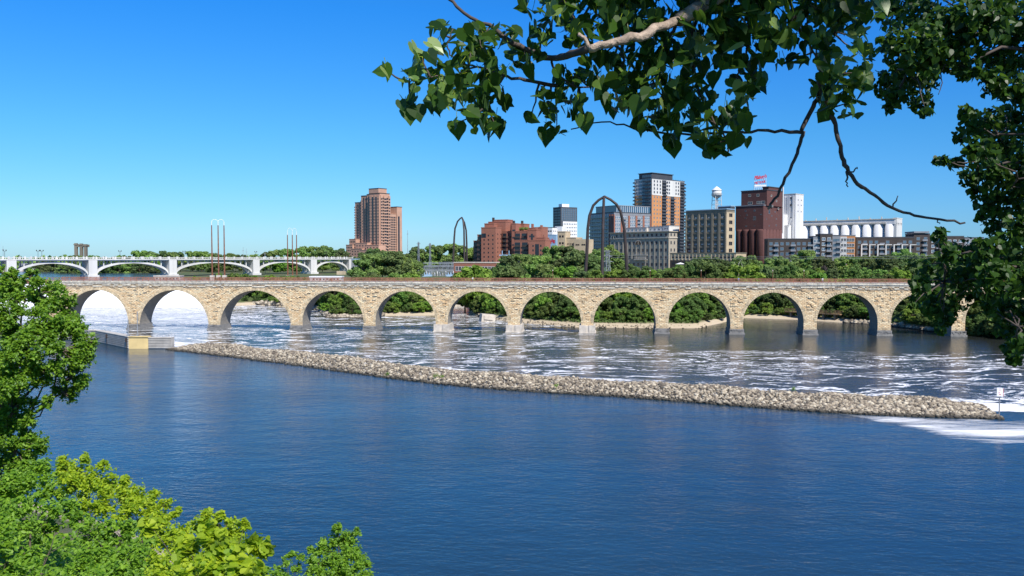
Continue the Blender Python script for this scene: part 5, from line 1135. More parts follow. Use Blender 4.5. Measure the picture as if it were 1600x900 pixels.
# bank shrubs seen through the arches (waterside)
for px, Y, top, wd in [(372, 492, 452, .9), (390, 500, 455, .9), (405, 485, 460, 1.1), (425, 492, 470, 1.2), (350, 520, 455, .8),
    (500, 470, 452, .8), (512, 440, 450, .8), (524, 415, 452, .9), (536, 400, 455, .9), (547, 392, 462, 1.0), (556, 386, 474, 1.1), (520, 395, 482, 1.2),
    (592, 410, 462, 1), (604, 404, 455, 1), (618, 402, 451, 1.05), (634, 404, 452, 1), (648, 402, 455, 1.05), (661, 403, 462, 1), (673, 404, 470, 1), (612, 400, 474, 1.2), (640, 399, 474, 1.2), (598, 397, 480, 1.1), (657, 398, 480, 1.1),
    (738, 420, 455, 1), (740, 402, 468, 1), (750, 394, 462, 1), (762, 388, 458, 1), (776, 378, 456, 1), (788, 376, 460, 1), (735, 414, 475, 1.1), (768, 376, 482, 1.1), (757, 392, 480, 1.1),
    (824, 366, 458, 1), (838, 364, 455, 1), (852, 362, 453, 1), (868, 360, 455, 1), (884, 356, 458, 1), (898, 352, 466, 1.1), (832, 356, 484, 1.1), (850, 352, 488, 1.2), (872, 350, 478, 1.1), (890, 340, 493, 1.1), (905, 338, 490, 1.1),
    (935, 352, 466, 1), (948, 352, 457, 1), (962, 352, 453, 1), (978, 352, 454, 1), (994, 352, 458, 1), (1008, 350, 466, 1), (1020, 348, 474, 1), (940, 340, 486, 1.1), (960, 338, 482, 1.2), (982, 338, 484, 1.1), (1000, 338, 488, 1.1), (1018, 336, 492, 1.1),
    (1048, 350, 466, 1), (1060, 350, 457, 1), (1074, 350, 452, 1), (1090, 352, 451, 1), (1108, 360, 453, 1), (1124, 372, 457, 1), (1138, 378, 465, 1), (1056, 338, 484, 1.1), (1078, 338, 480, 1.1), (1096, 350, 486, 1.1), (1116, 372, 480, 1.1), (1132, 382, 484, 1.1),
    (1170, 398, 462, 1), (1184, 402, 456, 1), (1198, 406, 453, 1), (1214, 408, 455, 1), (1230, 404, 458, 1), (1246, 396, 462, 1), (1176, 388, 478, 1.2), (1194, 390, 474, 1.1), (1212, 388, 478, 1.1), (1240, 386, 480, 1.1),
    (1296, 392, 460, 1), (1310, 386, 456, 1), (1324, 380, 455, 1), (1340, 374, 456, 1), (1356, 366, 460, 1), (1368, 360, 468, 1), (1318, 358, 478, 1.1), (1340, 350, 476, 1.1), (1360, 346, 480, 1.1), (1372, 342, 486, 1.1),
    (1398, 350, 462, 1), (1414, 348, 456, 1), (1430, 346, 455, 1), (1446, 342, 456, 1), (1462, 336, 460, 1), (1478, 326, 468, 1), (1404, 338, 482, 1.1), (1430, 332, 480, 1.1), (1456, 326, 484, 1.1), (1474, 312, 490, 1.1),
    (1528, 293, 486, .9), (1541, 291, 494, 1.1), (1556, 288, 498, 1.1), (1572, 284, 480, 1), (1590, 280, 470, 1), (1615, 278, 462, 1)]:
    placed.append(far_tree(px, Y, top, 'bush', wd, row='bank'))
px = 345
while px < 1610:
    k_ = (px-800)/F
    for ys0 in np.arange(286, 500, 1.0):   # first land along this line of sight
        if H(k_*ys0, ys0) > .2: break
    gap = 690 < px < 736 or ys0 > 480
    if not gap:
        beach = 742 < px < 1130
        for d_, hh_, wd_ in ((random.uniform(7, 10) if beach else random.uniform(2.5, 5), random.uniform(3.2, 5.5), 1.15), (random.uniform(13, 19), random.uniform(6.5, 9), 1.0), (random.uniform(24, 34), random.uniform(9, 11.5), .9)):
            Yb = ys0+d_; zt_b = H(pxy(px, Yb), Yb)+hh_; placed.append(far_tree(px+random.uniform(-4, 4), Yb, HZ+(CAMH-zt_b)*F/Yb, 'bush', wd_*random.uniform(.9, 1.2), row='bank'))
    px += random.uniform(15, 22)
# rows above the deck
def row(name, pts, kind, lo, hi, step, Yr, wide, jit=3.5):
    px = lo
    while px <= hi:
        top = float(np.interp(px, [p[0] for p in pts], [p[1] for p in pts])) + random.uniform(-jit*.3, jit)
        Y = random.uniform(*Yr); placed.append(far_tree(px+random.uniform(-.2, .2)*step, Y, top, random.choice(kind), wide*random.uniform(.85, 1.2), row=name)); px += step*random.uniform(.8, 1.2)
row('left treeline', [(88, 404), (96, 399), (130, 400), (165, 400), (190, 402), (206, 400), (214, 392), (240, 391), (300, 391), (330, 394), (400, 398), (424, 392), (440, 388), (470, 386), (500, 384), (530, 386), (548, 391)], ['round'], 60, 552, 15, (760, 860), 1.15, 3)
row('underbridge', [(60, 409), (100, 409), (300, 406), (560, 405)], ['bush', 'round'], 100, 560, 17, (720, 750), 1.2, 4)
row('lawn edge', [(280, 431), (360, 427), (420, 431), (490, 433)], ['bush'], 310, 480, 19, (520, 540), 1.0, 5)
row('substation trees', [(560, 396), (575, 388), (600, 393), (640, 392), (660, 384), (690, 381), (706, 378), (716, 384), (740, 387), (760, 402), (800, 404)], ['round'], 566, 780, 13, (640, 690), 1.0, 3)
row('near left clump', [(566, 404), (575, 396), (600, 392), (625, 391), (645, 400), (658, 412)], ['round'], 566, 656, 14, (470, 500), 1.05, 3)
row('low front', [(560, 425), (650, 427), (656, 430), (728, 430), (745, 420), (800, 414), (840, 418), (960, 425), (1050, 420), (1200, 417), (1400, 420), (1600, 416)], ['bush', 'round'], 562, 650, 14, (420, 440), 1.0, 4)
row('low front', [(722, 424), (745, 416), (780, 412), (840, 410), (900, 418), (960, 421), (1050, 418), (1100, 412), (1200, 414), (1300, 416), (1400, 418), (1600, 412)], ['bush', 'round'], 724, 1720, 18, (405, 435), 1.05, 5)
row('middle', [(780, 404), (800, 398), (850, 396), (866, 385), (880, 383), (900, 388), (915, 394), (945, 388), (970, 396), (985, 414), (1045, 419), (1062, 412), (1085, 402), (1100, 398), (1200, 400), (1300, 400), (1390, 396), (1420, 396), (1500, 398), (1600, 390)], ['round', 'tall', 'round'], 785, 1720, 16, (455, 500), 1.05, 4)
for px, top in ((1255, 391), (1262, 393), (1404, 388), (944, 383), (862, 388), (878, 384)): placed.append(far_tree(px, 505, top, 'round', 1, row='middle'))
# bare pale dead tree above the bridge
q_ = at(1150, 440, 425); dt = empty('dead_tree', (q_.x, q_.y, H(q_.x, q_.y)), 0, 'bare pale dead tree standing just above the bridge deck below the grey warehouse', 'tree'); tb = MB(); zq = lambda y_: at(1150, y_, 425).z-dt.location.z; fq = 425/F
tb.tube([(0, 0, -.5), (2*fq, 0, zq(436)), (5*fq, .5, zq(424)), (4*fq, .3, zq(412)), (9*fq, 0, zq(404))], [.3, .26, .2, .12, .04], 6); tb.tube([(5*fq, .5, zq(424)), (10*fq, 0, zq(418)), (8*fq, 0, zq(410))], [.16, .1, .04], 5)
tb.tube([(-6*fq, 0, -.5), (-4*fq, 0, zq(432)), (-7*fq, 0, zq(421)), (-2*fq, 0, zq(409))], [.26, .2, .14, .04], 6); tb.tube([(-7*fq, 0, zq(421)), (-3*fq, 0, zq(417)), (-1*fq, .5, zq(420))], [.12, .07, .03], 5); tb.build('trunk', M['coping'], dt)
# labels: which arch they are over / seen through, shade and size words, order in that spot
PLACE = {'bank': 'seen through the %s stone arch', 'left treeline': 'far behind the white bridge, over the %s stone arch', 'underbridge': 'seen under the white bridge over the %s stone arch', 'lawn edge': 'on the lawn edge above the %s stone arch',
         'substation trees': 'tall rear row by the substation, over the %s stone arch', 'near left clump': 'left of the substation, over the %s stone arch', 'low front': 'low front row above the %s stone arch', 'middle': 'taller row below the buildings, over the %s stone arch'}
grp = {}
for t in placed: grp.setdefault((t[4], arch_no(t[0])), []).append(t)
for (rw, k), L in grp.items():
    L.sort(key=lambda t: t[0])
    for i, (px, o, h, wd, _, nm) in enumerate(L):
        n = len(L); o_ = 'green' if n == 1 else ORD[i]+' green'
        o['label'] = f"{ORD[i]} {nm} from left, {PLACE[rw] % ORD[k]}" if n > 1 else f"green {nm}, {PLACE[rw] % ORD[k]}"
        o['category'] = 'shrub' if nm == 'shrub' else 'tree'; o['group'] = {'bank': 'shrubs along the island shore', 'left treeline': 'trees of the distant left treeline'}.get(rw, 'trees behind the stone bridge')
# far-off wood reading as one mass behind everything at the horizon
cs, rs = [], []
for i in range(1300):
    px = random.uniform(-500, 2100); Y = random.uniform(950, 1050); cs.append((pxy(px, Y), Y, random.uniform(13, 27))); rs.append(random.uniform(3, 6))
o = link('distant_wood', leaf_mesh('distant_wood', [clump_leaves(cs, rs, 26, 3.0, T_CARD)], M['leaf_far'])); tag(o, 'far-off continuous green wood along the horizon', 'wood', kind='stuff')

# ---- near plants built from blobs given in picture position and depth
def plant(name, label, cat, blobs, leafpx, T, matn, stem_to, cover=4.2, sub=10, leafm=None, barkn='bark', droop=0, extra=(), group=None, lname='foliage', sname='stems', cr=(.26, .5)):
    parts = []; cen = []
    base = Vector(stem_to); root = empty(name, base, 0, label, cat, group); bb = np.array(base[:])
    for (px, py, D, rp) in blobs:
        c = at(px, py, D); r = rp/F*D; ls = leafm or leafpx/F*D
        cs_, rs_ = [], []
        for q in range(sub):
            d = norm(rng.normal(size=(1, 3)))[0]; rr = r*rng.uniform(*cr); cs_.append(np.array(c)+d*(r-rr*.8)*rng.uniform(.5, 1.1)-bb); rs_.append(rr)
        nper = int(max(6, 1.7*cover*math.pi*r*r/(ls*ls*.5)/sub)); parts.append(shoot_leaves(cs_, rs_, nper, ls, T, np.array(c)-bb-np.array([0, 0, r*.5]), droop*.4)); cen.append((np.array(c)-bb, r, cs_))
    for e in extra: parts.append(e(bb))
    o = link(lname, leaf_mesh(lname, parts, M[matn]), root)
    tb = MB(); R0 = max(.03, min(.35, .012*sum(r for _, r, _ in cen)))
    # a main stem rising through the middle, limbs to each blob and twigs to each clump
    zs = sorted(cen, key=lambda t: t[0][2]); topc = np.mean([c for c, _, _ in cen], 0); topz = max(c[2] for c, _, _ in cen)
    P = [(0, 0, -.3), tuple(topc*np.array([.35, .35, .4])), tuple(topc*np.array([.8, .8, .8])), (topc[0], topc[1], max(topc[2]+.1, topz*.92))]
    tb.tube(P, [R0*1.3, R0, R0*.7, R0*.25], 8)
    for c, r, cl in cen:
        s0 = np.array(P[1])+(np.array(P[2])-np.array(P[1]))*rng.random(); 
        if c[2] < s0[2]: s0 = np.array(P[0])+(np.array(P[1])-np.array(P[0]))*rng.uniform(.4, 1)
        pth = limb_path(s0, c, .05, 4, .12); tb.tube(pth, [R0*.3, R0*.24, R0*.17, R0*.11, R0*.05], 5)
        for q in cl: tb.tube(limb_path(c, q, .03, 2, .1), [R0*.14, R0*.09, R0*.03], 4)
    tb.build(sname, M[barkn], root); return root
def gz(px, D): x = pxy(px, D); return (x, D, H(x, D))
plant('broad_tree', 'big broad-leaved green tree filling the left photo edge', 'tree',
      [(22, 452, 42, 36), (62, 462, 41, 36), (98, 482, 42, 24), (20, 500, 40, 44), (72, 505, 40, 40), (112, 512, 41, 32), (40, 545, 39, 46), (96, 548, 40, 38), (130, 548, 41, 24), (20, 590, 39, 44), (66, 578, 40, 28), (112, 588, 41, 26), (100, 614, 41, 20), (72, 628, 40, 13), (128, 596, 41, 17),
       (18, 640, 40, 36), (38, 662, 40, 24), (22, 700, 40, 44), (52, 694, 40, 20), (16, 740, 41, 40), (44, 728, 41, 28), (0, 780, 41, 44), (-50, 470, 42, 60), (-60, 560, 41, 80), (-130, 520, 43, 80), (-50, 650, 42, 80), (-150, 640, 44, 90), (-80, 740, 42, 70), (-200, 560, 45, 80), (12, 430, 42, 18), (48, 434, 42, 14), (78, 450, 42, 18), (141, 533, 41, 14), (108, 468, 42, 12)],
      5.2, T_LEAF, 'leaf_mid', gz(-90, 43), cover=5.6, sub=15, lname='crown', sname='trunk', droop=.5, cr=(.2, .4))
plant('shrub', 'dark green shrub in the shade below the big left tree', 'shrub', [(40, 770, 34, 40), (90, 765, 35, 30), (-10, 790, 33, 50), (62, 735, 37, 20), (98, 738, 38, 18)], 6, T_LEAF, 'leaf_grn', gz(40, 34), cover=4)
plant('shrub', 'lime green feathery shrub at the upper left of the bank thicket', 'shrub', [(105, 733, 32, 17), (128, 738, 32, 22), (150, 752, 31, 26), (118, 762, 31, 30), (176, 758, 31, 20), (150, 785, 30, 30), (186, 782, 30, 24), (98, 722, 32, 9), (133, 716, 32, 8), (160, 728, 31, 9)], 5.5, T_LEAF, 'leaf_lime', gz(130, 31), cover=4)
plant('shrub', 'lime green shrub with pale tips in the middle of the bank thicket', 'shrub', [(200, 768, 28, 20), (222, 786, 28, 24), (208, 810, 27, 30), (240, 806, 27, 22), (240, 774, 28, 7), (258, 790, 27, 13), (248, 832, 26, 26), (262, 812, 26, 14), (275, 800, 26, 7), (196, 750, 28, 8)], 6, T_LEAF, 'leaf_lime', gz(215, 28), cover=4)
plant('shrub', 'mid green leafy shrub in the lower left corner', 'shrub', [(20, 830, 24, 42), (10, 880, 22, 50), (70, 820, 26, 36), (50, 912, 20, 44), (100, 800, 28, 26), (-40, 850, 22, 60), (18, 792, 25, 22), (130, 815, 27, 24)], 7.5, T_LEAF, 'leaf_grn', gz(20, 22), cover=4)
plant('shrub', 'bright green shrub spreading across the bottom left of the bank thicket', 'shrub', [(150, 838, 22, 34), (190, 840, 22, 34), (120, 888, 18, 38), (160, 885, 18, 38), (205, 880, 18, 36), (170, 925, 16, 50), (100, 930, 16, 40), (225, 915, 16, 40), (222, 845, 21, 26)], 7, T_LEAF, 'leaf_grn', gz(150, 19), cover=4)
plant('shrub', 'bright lime shrub with mixed leaves right of the bank thicket', 'shrub', [(270, 845, 15, 28), (300, 830, 15, 22), (325, 822, 15, 20), (350, 826, 15, 22), (372, 842, 15, 20), (290, 872, 14, 32), (335, 862, 14, 36), (370, 875, 14, 28), (280, 915, 13, 36), (330, 915, 13, 40), (375, 912, 13, 32), (256, 880, 14, 24), (344, 806, 15, 8), (322, 804, 15, 7), (382, 820, 15, 7), (245, 905, 13, 26)], 7, T_LEAF, 'leaf_lime', gz(320, 14), cover=4)
plant('vine', 'large heart-leaved vine climbing over the bright lime shrub', 'vine', [(335, 838, 7, 18), (352, 866, 6.6, 20), (398, 850, 6.6, 9), (392, 885, 6.5, 9), (330, 890, 6.4, 26), (370, 900, 6.3, 24), (236, 822, 8, 6), (410, 858, 6.6, 7), (290, 905, 6.4, 18), (395, 905, 6.4, 14), (296, 850, 7, 12)], 15, T_HEART, 'leaf_lime', gz(350, 6.5), cover=.7, sub=5)
plant('small_tree', 'small round dense green tree at the water edge, bottom centre left', 'tree', [(530, 838, 34, 19), (548, 856, 34, 24), (516, 862, 34, 24), (565, 878, 33, 18), (500, 880, 33, 20), (535, 888, 33, 34), (550, 915, 32, 34), (505, 915, 32, 30), (528, 826, 34, 8), (486, 890, 33, 11), (577, 900, 32, 10), (487, 860, 34, 7), (556, 832, 34, 7)], 4.6, T_LEAF, 'leaf_grn', gz(530, 34), cover=4.6, lname='crown', sname='trunk')
plant('shrub', 'thin feathery young shrub beside the small round tree', 'shrub', [(455, 868, 28, 8), (447, 878, 28, 11), (440, 893, 28, 15), (465, 888, 28, 11), (425, 900, 27, 12), (472, 872, 28, 5), (452, 912, 27, 20), (415, 890, 27, 6), (480, 908, 27, 14)], 5, T_LEAF, 'leaf_grn', gz(445, 28), cover=2.2, sub=6)

# ground cover on the near slope
n_ = 60000; yy_ = rng.uniform(3, 66, n_); xx_ = (rng.uniform(-900, 470, n_)-800)/F*yy_; hh_ = hfun(xx_, yy_); ok_ = hh_ > .3; xx_, yy_, hh_ = xx_[ok_], yy_[ok_], hh_[ok_]
cz_ = hh_+rng.random(len(xx_))**1.5*.9*(.4+.6*np.sin(xx_*1.3)*np.sin(yy_*.9)**2+.3); CC = np.stack([xx_, yy_, cz_], 1)
va, fa = leaves_arrays(CC, rng.normal(size=CC.shape)*.5+np.array([0, -.2, 1]), rng.normal(size=CC.shape), (.10+.0045*yy_)*rng.uniform(.6, 1.3, len(CC)), T_LEAF)
tag(link('undergrowth', leaf_mesh('undergrowth', [(va, fa)], M['leaf_grn'])), 'low leafy undergrowth covering the near river bank', 'undergrowth', kind='stuff')

# scrub along the far bank
n_ = 60000; xx_ = rng.uniform(-150, 230, n_); yo_ = np.interp(xx_, [p[0] for p in SH], [p[1] for p in SH]); yy_ = yo_+rng.uniform(5, 60, n_); hh_ = hfun(xx_, yy_); ok_ = (hh_ > 1.4) & (np.sin(xx_*.21)+np.sin(yy_*.17+xx_*.05)+rng.normal(size=n_)*.4 > -.5); xx_, yy_, hh_ = xx_[ok_], yy_[ok_], hh_[ok_]
CC = np.stack([xx_, yy_, hh_+rng.random(len(xx_))*1.5*(.4+.6*np.sin(xx_*.9)**2)], 1); va, fa = leaves_arrays(CC, rng.normal(size=CC.shape)*.5+np.array([0, -.3, .8]), rng.normal(size=CC.shape), rng.uniform(.4, .9, len(CC)), T_CARD)
tag(link('scrub', leaf_mesh('scrub', [(va, fa)], M['leaf_bush'])), 'low green scrub between the shrubs on the far bank', 'scrub', kind='stuff')

for k, (px, py, z_, lab) in enumerate(((1238, 612, 1.8, 'small green weed on the crest of the rubble wall, under the tenth arch'), (604, 588, .7, 'small green weed at the near waterline of the rubble wall, leftmost one'), (679, 590, .9, 'largest green weed patch low on the near side of the rubble wall'), (690, 592, .9, 'green weed just right of the largest weed patch on the rubble wall'), (868, 607, .8, 'small green weed low on the rubble wall right of the middle'))):
    wq = ground_pt(px, py, z_); wp_ = empty('weed', (wq.x, wq.y, z_), 0, lab, 'weed', 'weeds on the rubble wall'); sc_ = 1.5 if k == 2 else 1
    link('foliage', leaf_mesh('foliage', [shoot_leaves([(0, 0, .4), (.25*sc_, 0, .5)], [.45*sc_, .4*sc_], 90, .16, T_LEAF, np.array([0, 0, 0.]))], M['leaf_grn']), wp_); MB().tube([(0, 0, -.3), (.1, 0, .6)], .03, 5).build('stem', M['bark'], wp_)
# ---- overhanging cottonwood (near): branches traced in space, heart leaves on petioles
BRANCH_PTS = []
def P3(px, py, D): v = at(px, py, D); return (v.x, v.y, v.z)
def polytube(mb, pts, r0, r1, k=7, sub=4, wob=.003):
    pts = [np.array(P3(*p)) for p in pts]; out = []
    for i in range(len(pts)-1):
        p0, p1, p2, p3 = pts[max(0, i-1)], pts[i], pts[i+1], pts[min(len(pts)-1, i+2)]
        for q in range(sub):
            t = q/sub; out.append(.5*((2*p1)+(p2-p0)*t+(2*p0-5*p1+4*p2-p3)*t*t+(3*p1-p0-3*p2+p3)*t**3)+rng.normal(size=3)*wob)
    out.append(pts[-1]); BRANCH_PTS.extend(out); n = len(out); r0 *= .72; r1 *= .72; mb.tube([tuple(p) for p in out], [(r0+(r1-r0)*i/(n-1))*(1+rng.normal()*.06) for i in range(n)], k)
ct = empty('cottonwood_tree', (5.2, 1.0, 25.9), 0, 'overhanging cottonwood branch with dark heart-shaped leaves across the top of the photo', 'tree')
off = Vector(ct.location)
def build_off(mb, name, m, root):
    o_ = Vector(root.location); mb.v = [(v[0]-o_.x, v[1]-o_.y, v[2]-o_.z) for v in mb.v]; return mb.build(name, m, root, True)
tb = MB()
tb.tube([(5.2, 1.0, 25.4), (5.15, 1.05, 27), (5.0, 1.2, 29), (4.7, 1.4, 31.5), (4.5, 1.5, 34)], [.26, .22, .19, .14, .05], 12)
tb.tube([(5.05, 1.15, 28.4), (4.0, 1.9, 29.6), P3(1750, -150, 3.4), P3(1420, -160, 3.5)], [.13, .1, .06, .045], 9)
tb.tube([P3(1420, -160, 3.5), P3(1300, -110, 3.4), P3(1160, -30, 3.4), P3(1060, 32, 3.25)], [.045, .04, .034, .027], 9)
for e in [((5, 1.2, 29), (3.5, -.6, 31.5)), ((4.9, 1.3, 30), (2.2, .6, 32.2)), ((4.7, 1.4, 31), (1.6, -2, 33)), ((4.7, 1.4, 31.5), (6.4, .2, 33.5)), ((4.9, 1.2, 30), (.8, -.5, 31.6)), ((4.6, 1.5, 32), (3.6, 2.9, 33.6))]: tb.tube(limb_path(e[0], e[1], .06, 5, .06), [.07, .055, .045, .035, .025, .01], 6)
build_off(tb, 'trunk', M['barkp'], ct)
pb = MB(); polytube(pb, [(1062, 31, 3.25), (1010, 52, 3.05), (960, 66, 2.95), (921, 76, 2.95)], .024, .019, 10)
polytube(pb, [(921, 76, 2.95), (912, 60, 2.95), (906, 52, 2.95)], .012, .009); build_off(pb, 'pale_branch', M['barkp'], ct)
db = MB()
polytube(db, [(922, 76, 2.95), (890, 86, 3.1), (862, 92, 3.4), (820, 75, 3.4), (790, 60, 3.42), (765, 40, 3.42), (735, 26, 3.45), (700, -2, 3.5)], .022, .008)
polytube(db, [(870, 134, 3.45), (830, 128, 3.4), (790, 118, 3.4), (745, 105, 3.4), (715, 118, 3.4)], .012, .004); polytube(db, [(862, 92, 3.4), (870, 115, 3.42), (905, 136, 3.45), (950, 132, 3.5)], .008, .004)
polytube(db, [(790, 118, 3.4), (770, 140, 3.4), (760, 165, 3.4)], .005, .002); polytube(db, [(745, 105, 3.4), (715, 95, 3.4), (700, 75, 3.4), (708, 45, 3.4)], .006, .003); polytube(db, [(715, 118, 3.4), (670, 122, 3.35), (635, 128, 3.3)], .004, .002)
polytube(db, [(765, 40, 3.42), (752, 65, 3.4), (760, 85, 3.38)], .005, .002); polytube(db, [(760, 95, 3.4), (775, 120, 3.4), (785, 138, 3.4)], .004, .002)
# the bare lower limb and its forks
polytube(db, [(1290, 60, 4.0), (1284, 100, 4.0), (1280, 150, 4.0)], .03, .018); polytube(db, [(1280, 152, 4.0), (1268, 172, 4.0), (1252, 204, 4.0)], .016, .014); polytube(db, [(1252, 204, 4.0), (1253, 216, 4.0), (1246, 240, 4.0), (1228, 278, 4.0), (1214, 306, 4.0), (1203, 322, 4.0)], .014, .008)
polytube(db, [(1252, 205, 4.0), (1210, 205, 3.95), (1165, 207, 3.9)], .012, .009); polytube(db, [(1165, 207, 3.9), (1130, 208, 3.8), (1080, 210, 3.8), (1015, 205, 3.8), (985, 198, 3.8), (940, 191, 3.8), (892, 202, 3.8)], .009, .004)
polytube(db, [(1286, 150, 4.0), (1297, 170, 4.0), (1306, 205, 4.0), (1317, 245, 4.0), (1325, 266, 4.0)], .016, .014); polytube(db, [(1325, 266, 4.0), (1340, 288, 4.05), (1366, 305, 4.1), (1395, 325, 4.15), (1430, 337, 4.2), (1470, 343, 4.2), (1508, 348, 4.2)], .014, .007)
polytube(db, [(1323, 268, 4.0), (1324, 280, 4.0), (1325, 292, 4.0)], .007, .004); polytube(db, [(1393, 324, 4.15), (1399, 315, 4.15), (1403, 306, 4.15)], .006, .003); polytube(db, [(1326, 272, 4.0), (1334, 267, 4.0), (1339, 261, 4.0)], .006, .004)
polytube(db, [(1466, 343, 4.2), (1468, 350, 4.2)], .005, .003)
for pts in ([(1060, 32, 3.4), (1040, 70, 3.45), (1020, 120, 3.5), (1035, 150, 3.5)], [(1100, 10, 3.5), (1080, 60, 3.5), (1088, 130, 3.5), (1110, 180, 3.5), (1134, 220, 3.5), (1134, 246, 3.5)], [(960, 66, 3.4), (975, 95, 3.4), (960, 130, 3.45)], [(1160, -20, 3.4), (1170, 40, 3.5), (1165, 90, 3.5), (1150, 120, 3.5)], [(1230, -60, 3.4), (1240, 20, 3.6), (1270, 80, 3.8), (1284, 105, 4.0)], [(1350, -100, 3.5), (1330, 0, 3.8), (1300, 50, 4.0)], [(880, -60, 3.2), (880, 0, 3.3), (905, 40, 3.35)]): polytube(db, pts, .011, .004)
build_off((lambda m_: (polytube(m_, [(1203, 322, 4.0), (1201, 326, 4.0)], .0095, .0085), m_)[1])(MB()), 'broken_end', M['barkp'], ct)
# leaves
LP, LS, LN, LD, LC, BLB = [], [], [], [], [], []
def hearts(px, py, r, n, D, size=.085, dj=.35, sq=1.0):
    BLB.append(np.array(P3(px, py-r*.35, D)))
    for _ in range(n):
        a = random.random()*6.28; q = r*math.sqrt(random.random()); c = np.array(P3(px+q*math.cos(a), py+q*math.sin(a)*sq, D+random.uniform(-dj, dj)))
        LP.append(c); LC.append(BLB[-1]); LS.append(size*random.uniform(.5, 1.12)); d = np.array([random.gauss(0, .75), random.gauss(0, .5), -1+random.gauss(0, .5)]); LD.append(d)
        LN.append(np.array([random.gauss(0, .9), -random.uniform(-.2, 1), random.gauss(.35, .6)]))
for b in [(660, 100, 26, 9, 3.35), (600, 112, 8, 1, 3.3), (640, 128, 16, 4, 3.3), (690, 60, 22, 7, 3.4), (705, 130, 34, 18, 3.4), (735, 95, 36, 20, 3.4), (748, 55, 22, 8, 3.42), (790, 60, 22, 7, 3.42), (640, 165, 14, 3, 3.35), (690, 155, 24, 9, 3.4), (745, 150, 30, 13, 3.4), (716, 195, 12, 2, 3.4), (755, 192, 22, 6, 3.4), (790, 160, 10, 2, 3.4), (768, 120, 22, 8, 3.4), (776, 200, 8, 2, 3.4),
          (820, 95, 26, 10, 3.4), (850, 50, 22, 9, 3.4), (870, 15, 26, 13, 3.3), (900, 50, 28, 15, 3.4), (845, 145, 12, 2, 3.45), (862, 165, 22, 7, 3.45), (870, 200, 14, 3, 3.45), (830, 185, 6, 2, 3.45), (895, 130, 32, 18, 3.45), (900, 165, 22, 7, 3.45), (912, 188, 8, 2, 3.45), (940, 100, 34, 18, 3.45), (960, 150, 26, 11, 3.5),
          (925, 20, 40, 26, 3.4), (980, 30, 46, 30, 3.45), (1000, 100, 34, 20, 3.5), (995, 150, 30, 15, 3.5), (1020, 180, 28, 12, 3.5), (1045, 60, 44, 28, 3.5), (1050, 120, 40, 26, 3.5), (1065, 180, 36, 20, 3.5), (1045, 225, 14, 4, 3.5), (1090, 150, 40, 26, 3.5), (1110, 200, 32, 15, 3.5), (1120, 230, 18, 5, 3.5), (1150, 190, 26, 10, 3.5), (1155, 222, 16, 3, 3.5), (1165, 140, 26, 11, 3.5),
          (1100, 70, 46, 34, 3.5), (1110, 10, 52, 38, 3.5), (1160, 60, 46, 32, 3.6), (1175, 110, 22, 8, 3.6), (1190, 135, 12, 2, 3.6), (1210, 30, 48, 34, 3.6), (1215, 75, 28, 13, 3.6), (1260, 25, 46, 32, 3.8), (1275, 75, 30, 16, 3.9), (1245, 95, 12, 3, 3.8), (1300, 100, 24, 10, 4), (1300, 135, 32, 16, 4), (1295, 165, 18, 4, 4), (1320, 30, 40, 28, 4), (1340, 90, 24, 10, 4.0), (1345, 120, 20, 8, 4.0), (1330, 165, 20, 6, 4.0), (1360, 5, 26, 9, 4.0), (1340, 60, 18, 7, 4.0), (1330, 145, 22, 7, 4),
          (850, -30, 60, 30, 3.3), (1000, -30, 90, 90, 3.5), (1150, -40, 90, 90, 3.5), (1300, -40, 90, 80, 3.8), (960, -90, 120, 100, 3.4), (1200, -120, 160, 160, 3.6)]: hearts(b[0], b[1], b[2], int(b[3]*(2.1 if b[0] < 830 else 1.7)+.5), b[4], .070 if b[0] < 900 else .076)
# singles on the silhouette
for (px, py, s_, dx, dz) in ((597, 112, .075, -1, .15), (640, 180, .085, .05, -1), (652, 176, .08, .25, -1), (714, 203, .088, .1, -1), (777, 200, .09, .15, -1), (760, 195, .09, -.2, -1), (789, 160, .075, 1, -.1), (853, 213, .09, -.1, -1), (1050, 232, .08, .1, -1), (1117, 234, .08, -.2, -1), (1135, 176, .07, .2, -1), (1188, 136, .07, .6, -.7), (686, 150, .12, -1, -.2), (1378, 8, .085, .3, -1), (1304, 205, .0, 0, -1)):
    if s_: LP.append(np.array(P3(px, py, 3.4))); LC.append(np.array(P3(px, py-30, 3.4))); LS.append(s_); LD.append(np.array([dx, -.1, dz])); LN.append(np.array([.2+dx*.3, -1, .5]))
NV = len(LP)
# the rest of the crown, above and behind the viewer (it shades the branch)
pz, dz_ = [], []
for (cx_, cy_, cz_, rr_, n_) in ((1.2, .3, 31.6, 1.4, 1100), (2.6, .2, 32.2, 1.7, 1900), (3.6, -1.2, 32.6, 1.7, 1500), (1.8, -1.6, 32.8, 1.7, 1600), (4.2, 1.6, 33.0, 1.8, 1500), (.5, -1.4, 31.9, 1.1, 350), (3.2, 2.2, 32.2, 1.3, 1200), (5.6, .3, 33.4, 1.6, 1000), (4.6, .2, 31.2, 1.3, 900)):
    p_, d_ = blob_points((cx_, cy_, cz_), rr_, n_, .2, .7); pz.append(p_); dz_.append(d_)
pz = np.concatenate(pz); dz_ = np.concatenate(dz_)
su = np.array(to_sun[:]); keep_ = np.ones(len(pz), bool)
for (px_, py_, D_, rr_) in ((960, 62, 2.95, .2), (1020, 45, 3.1, .2), (900, 70, 3, .12), (605, 110, 3.3, .6), (660, 90, 3.35, .6), (690, 150, 3.4, .55), (745, 100, 3.4, .3), (1325, 130, 4, .2), (1110, 205, 3.5, .1), (860, 80, 3.3, .12)):   # gaps in the crown that let the sun through
    q_ = pz-np.array(P3(px_, py_, D_)); keep_ &= np.linalg.norm(q_-np.outer(q_@su, su), axis=1) > rr_
pz, dz_ = pz[keep_], dz_[keep_]
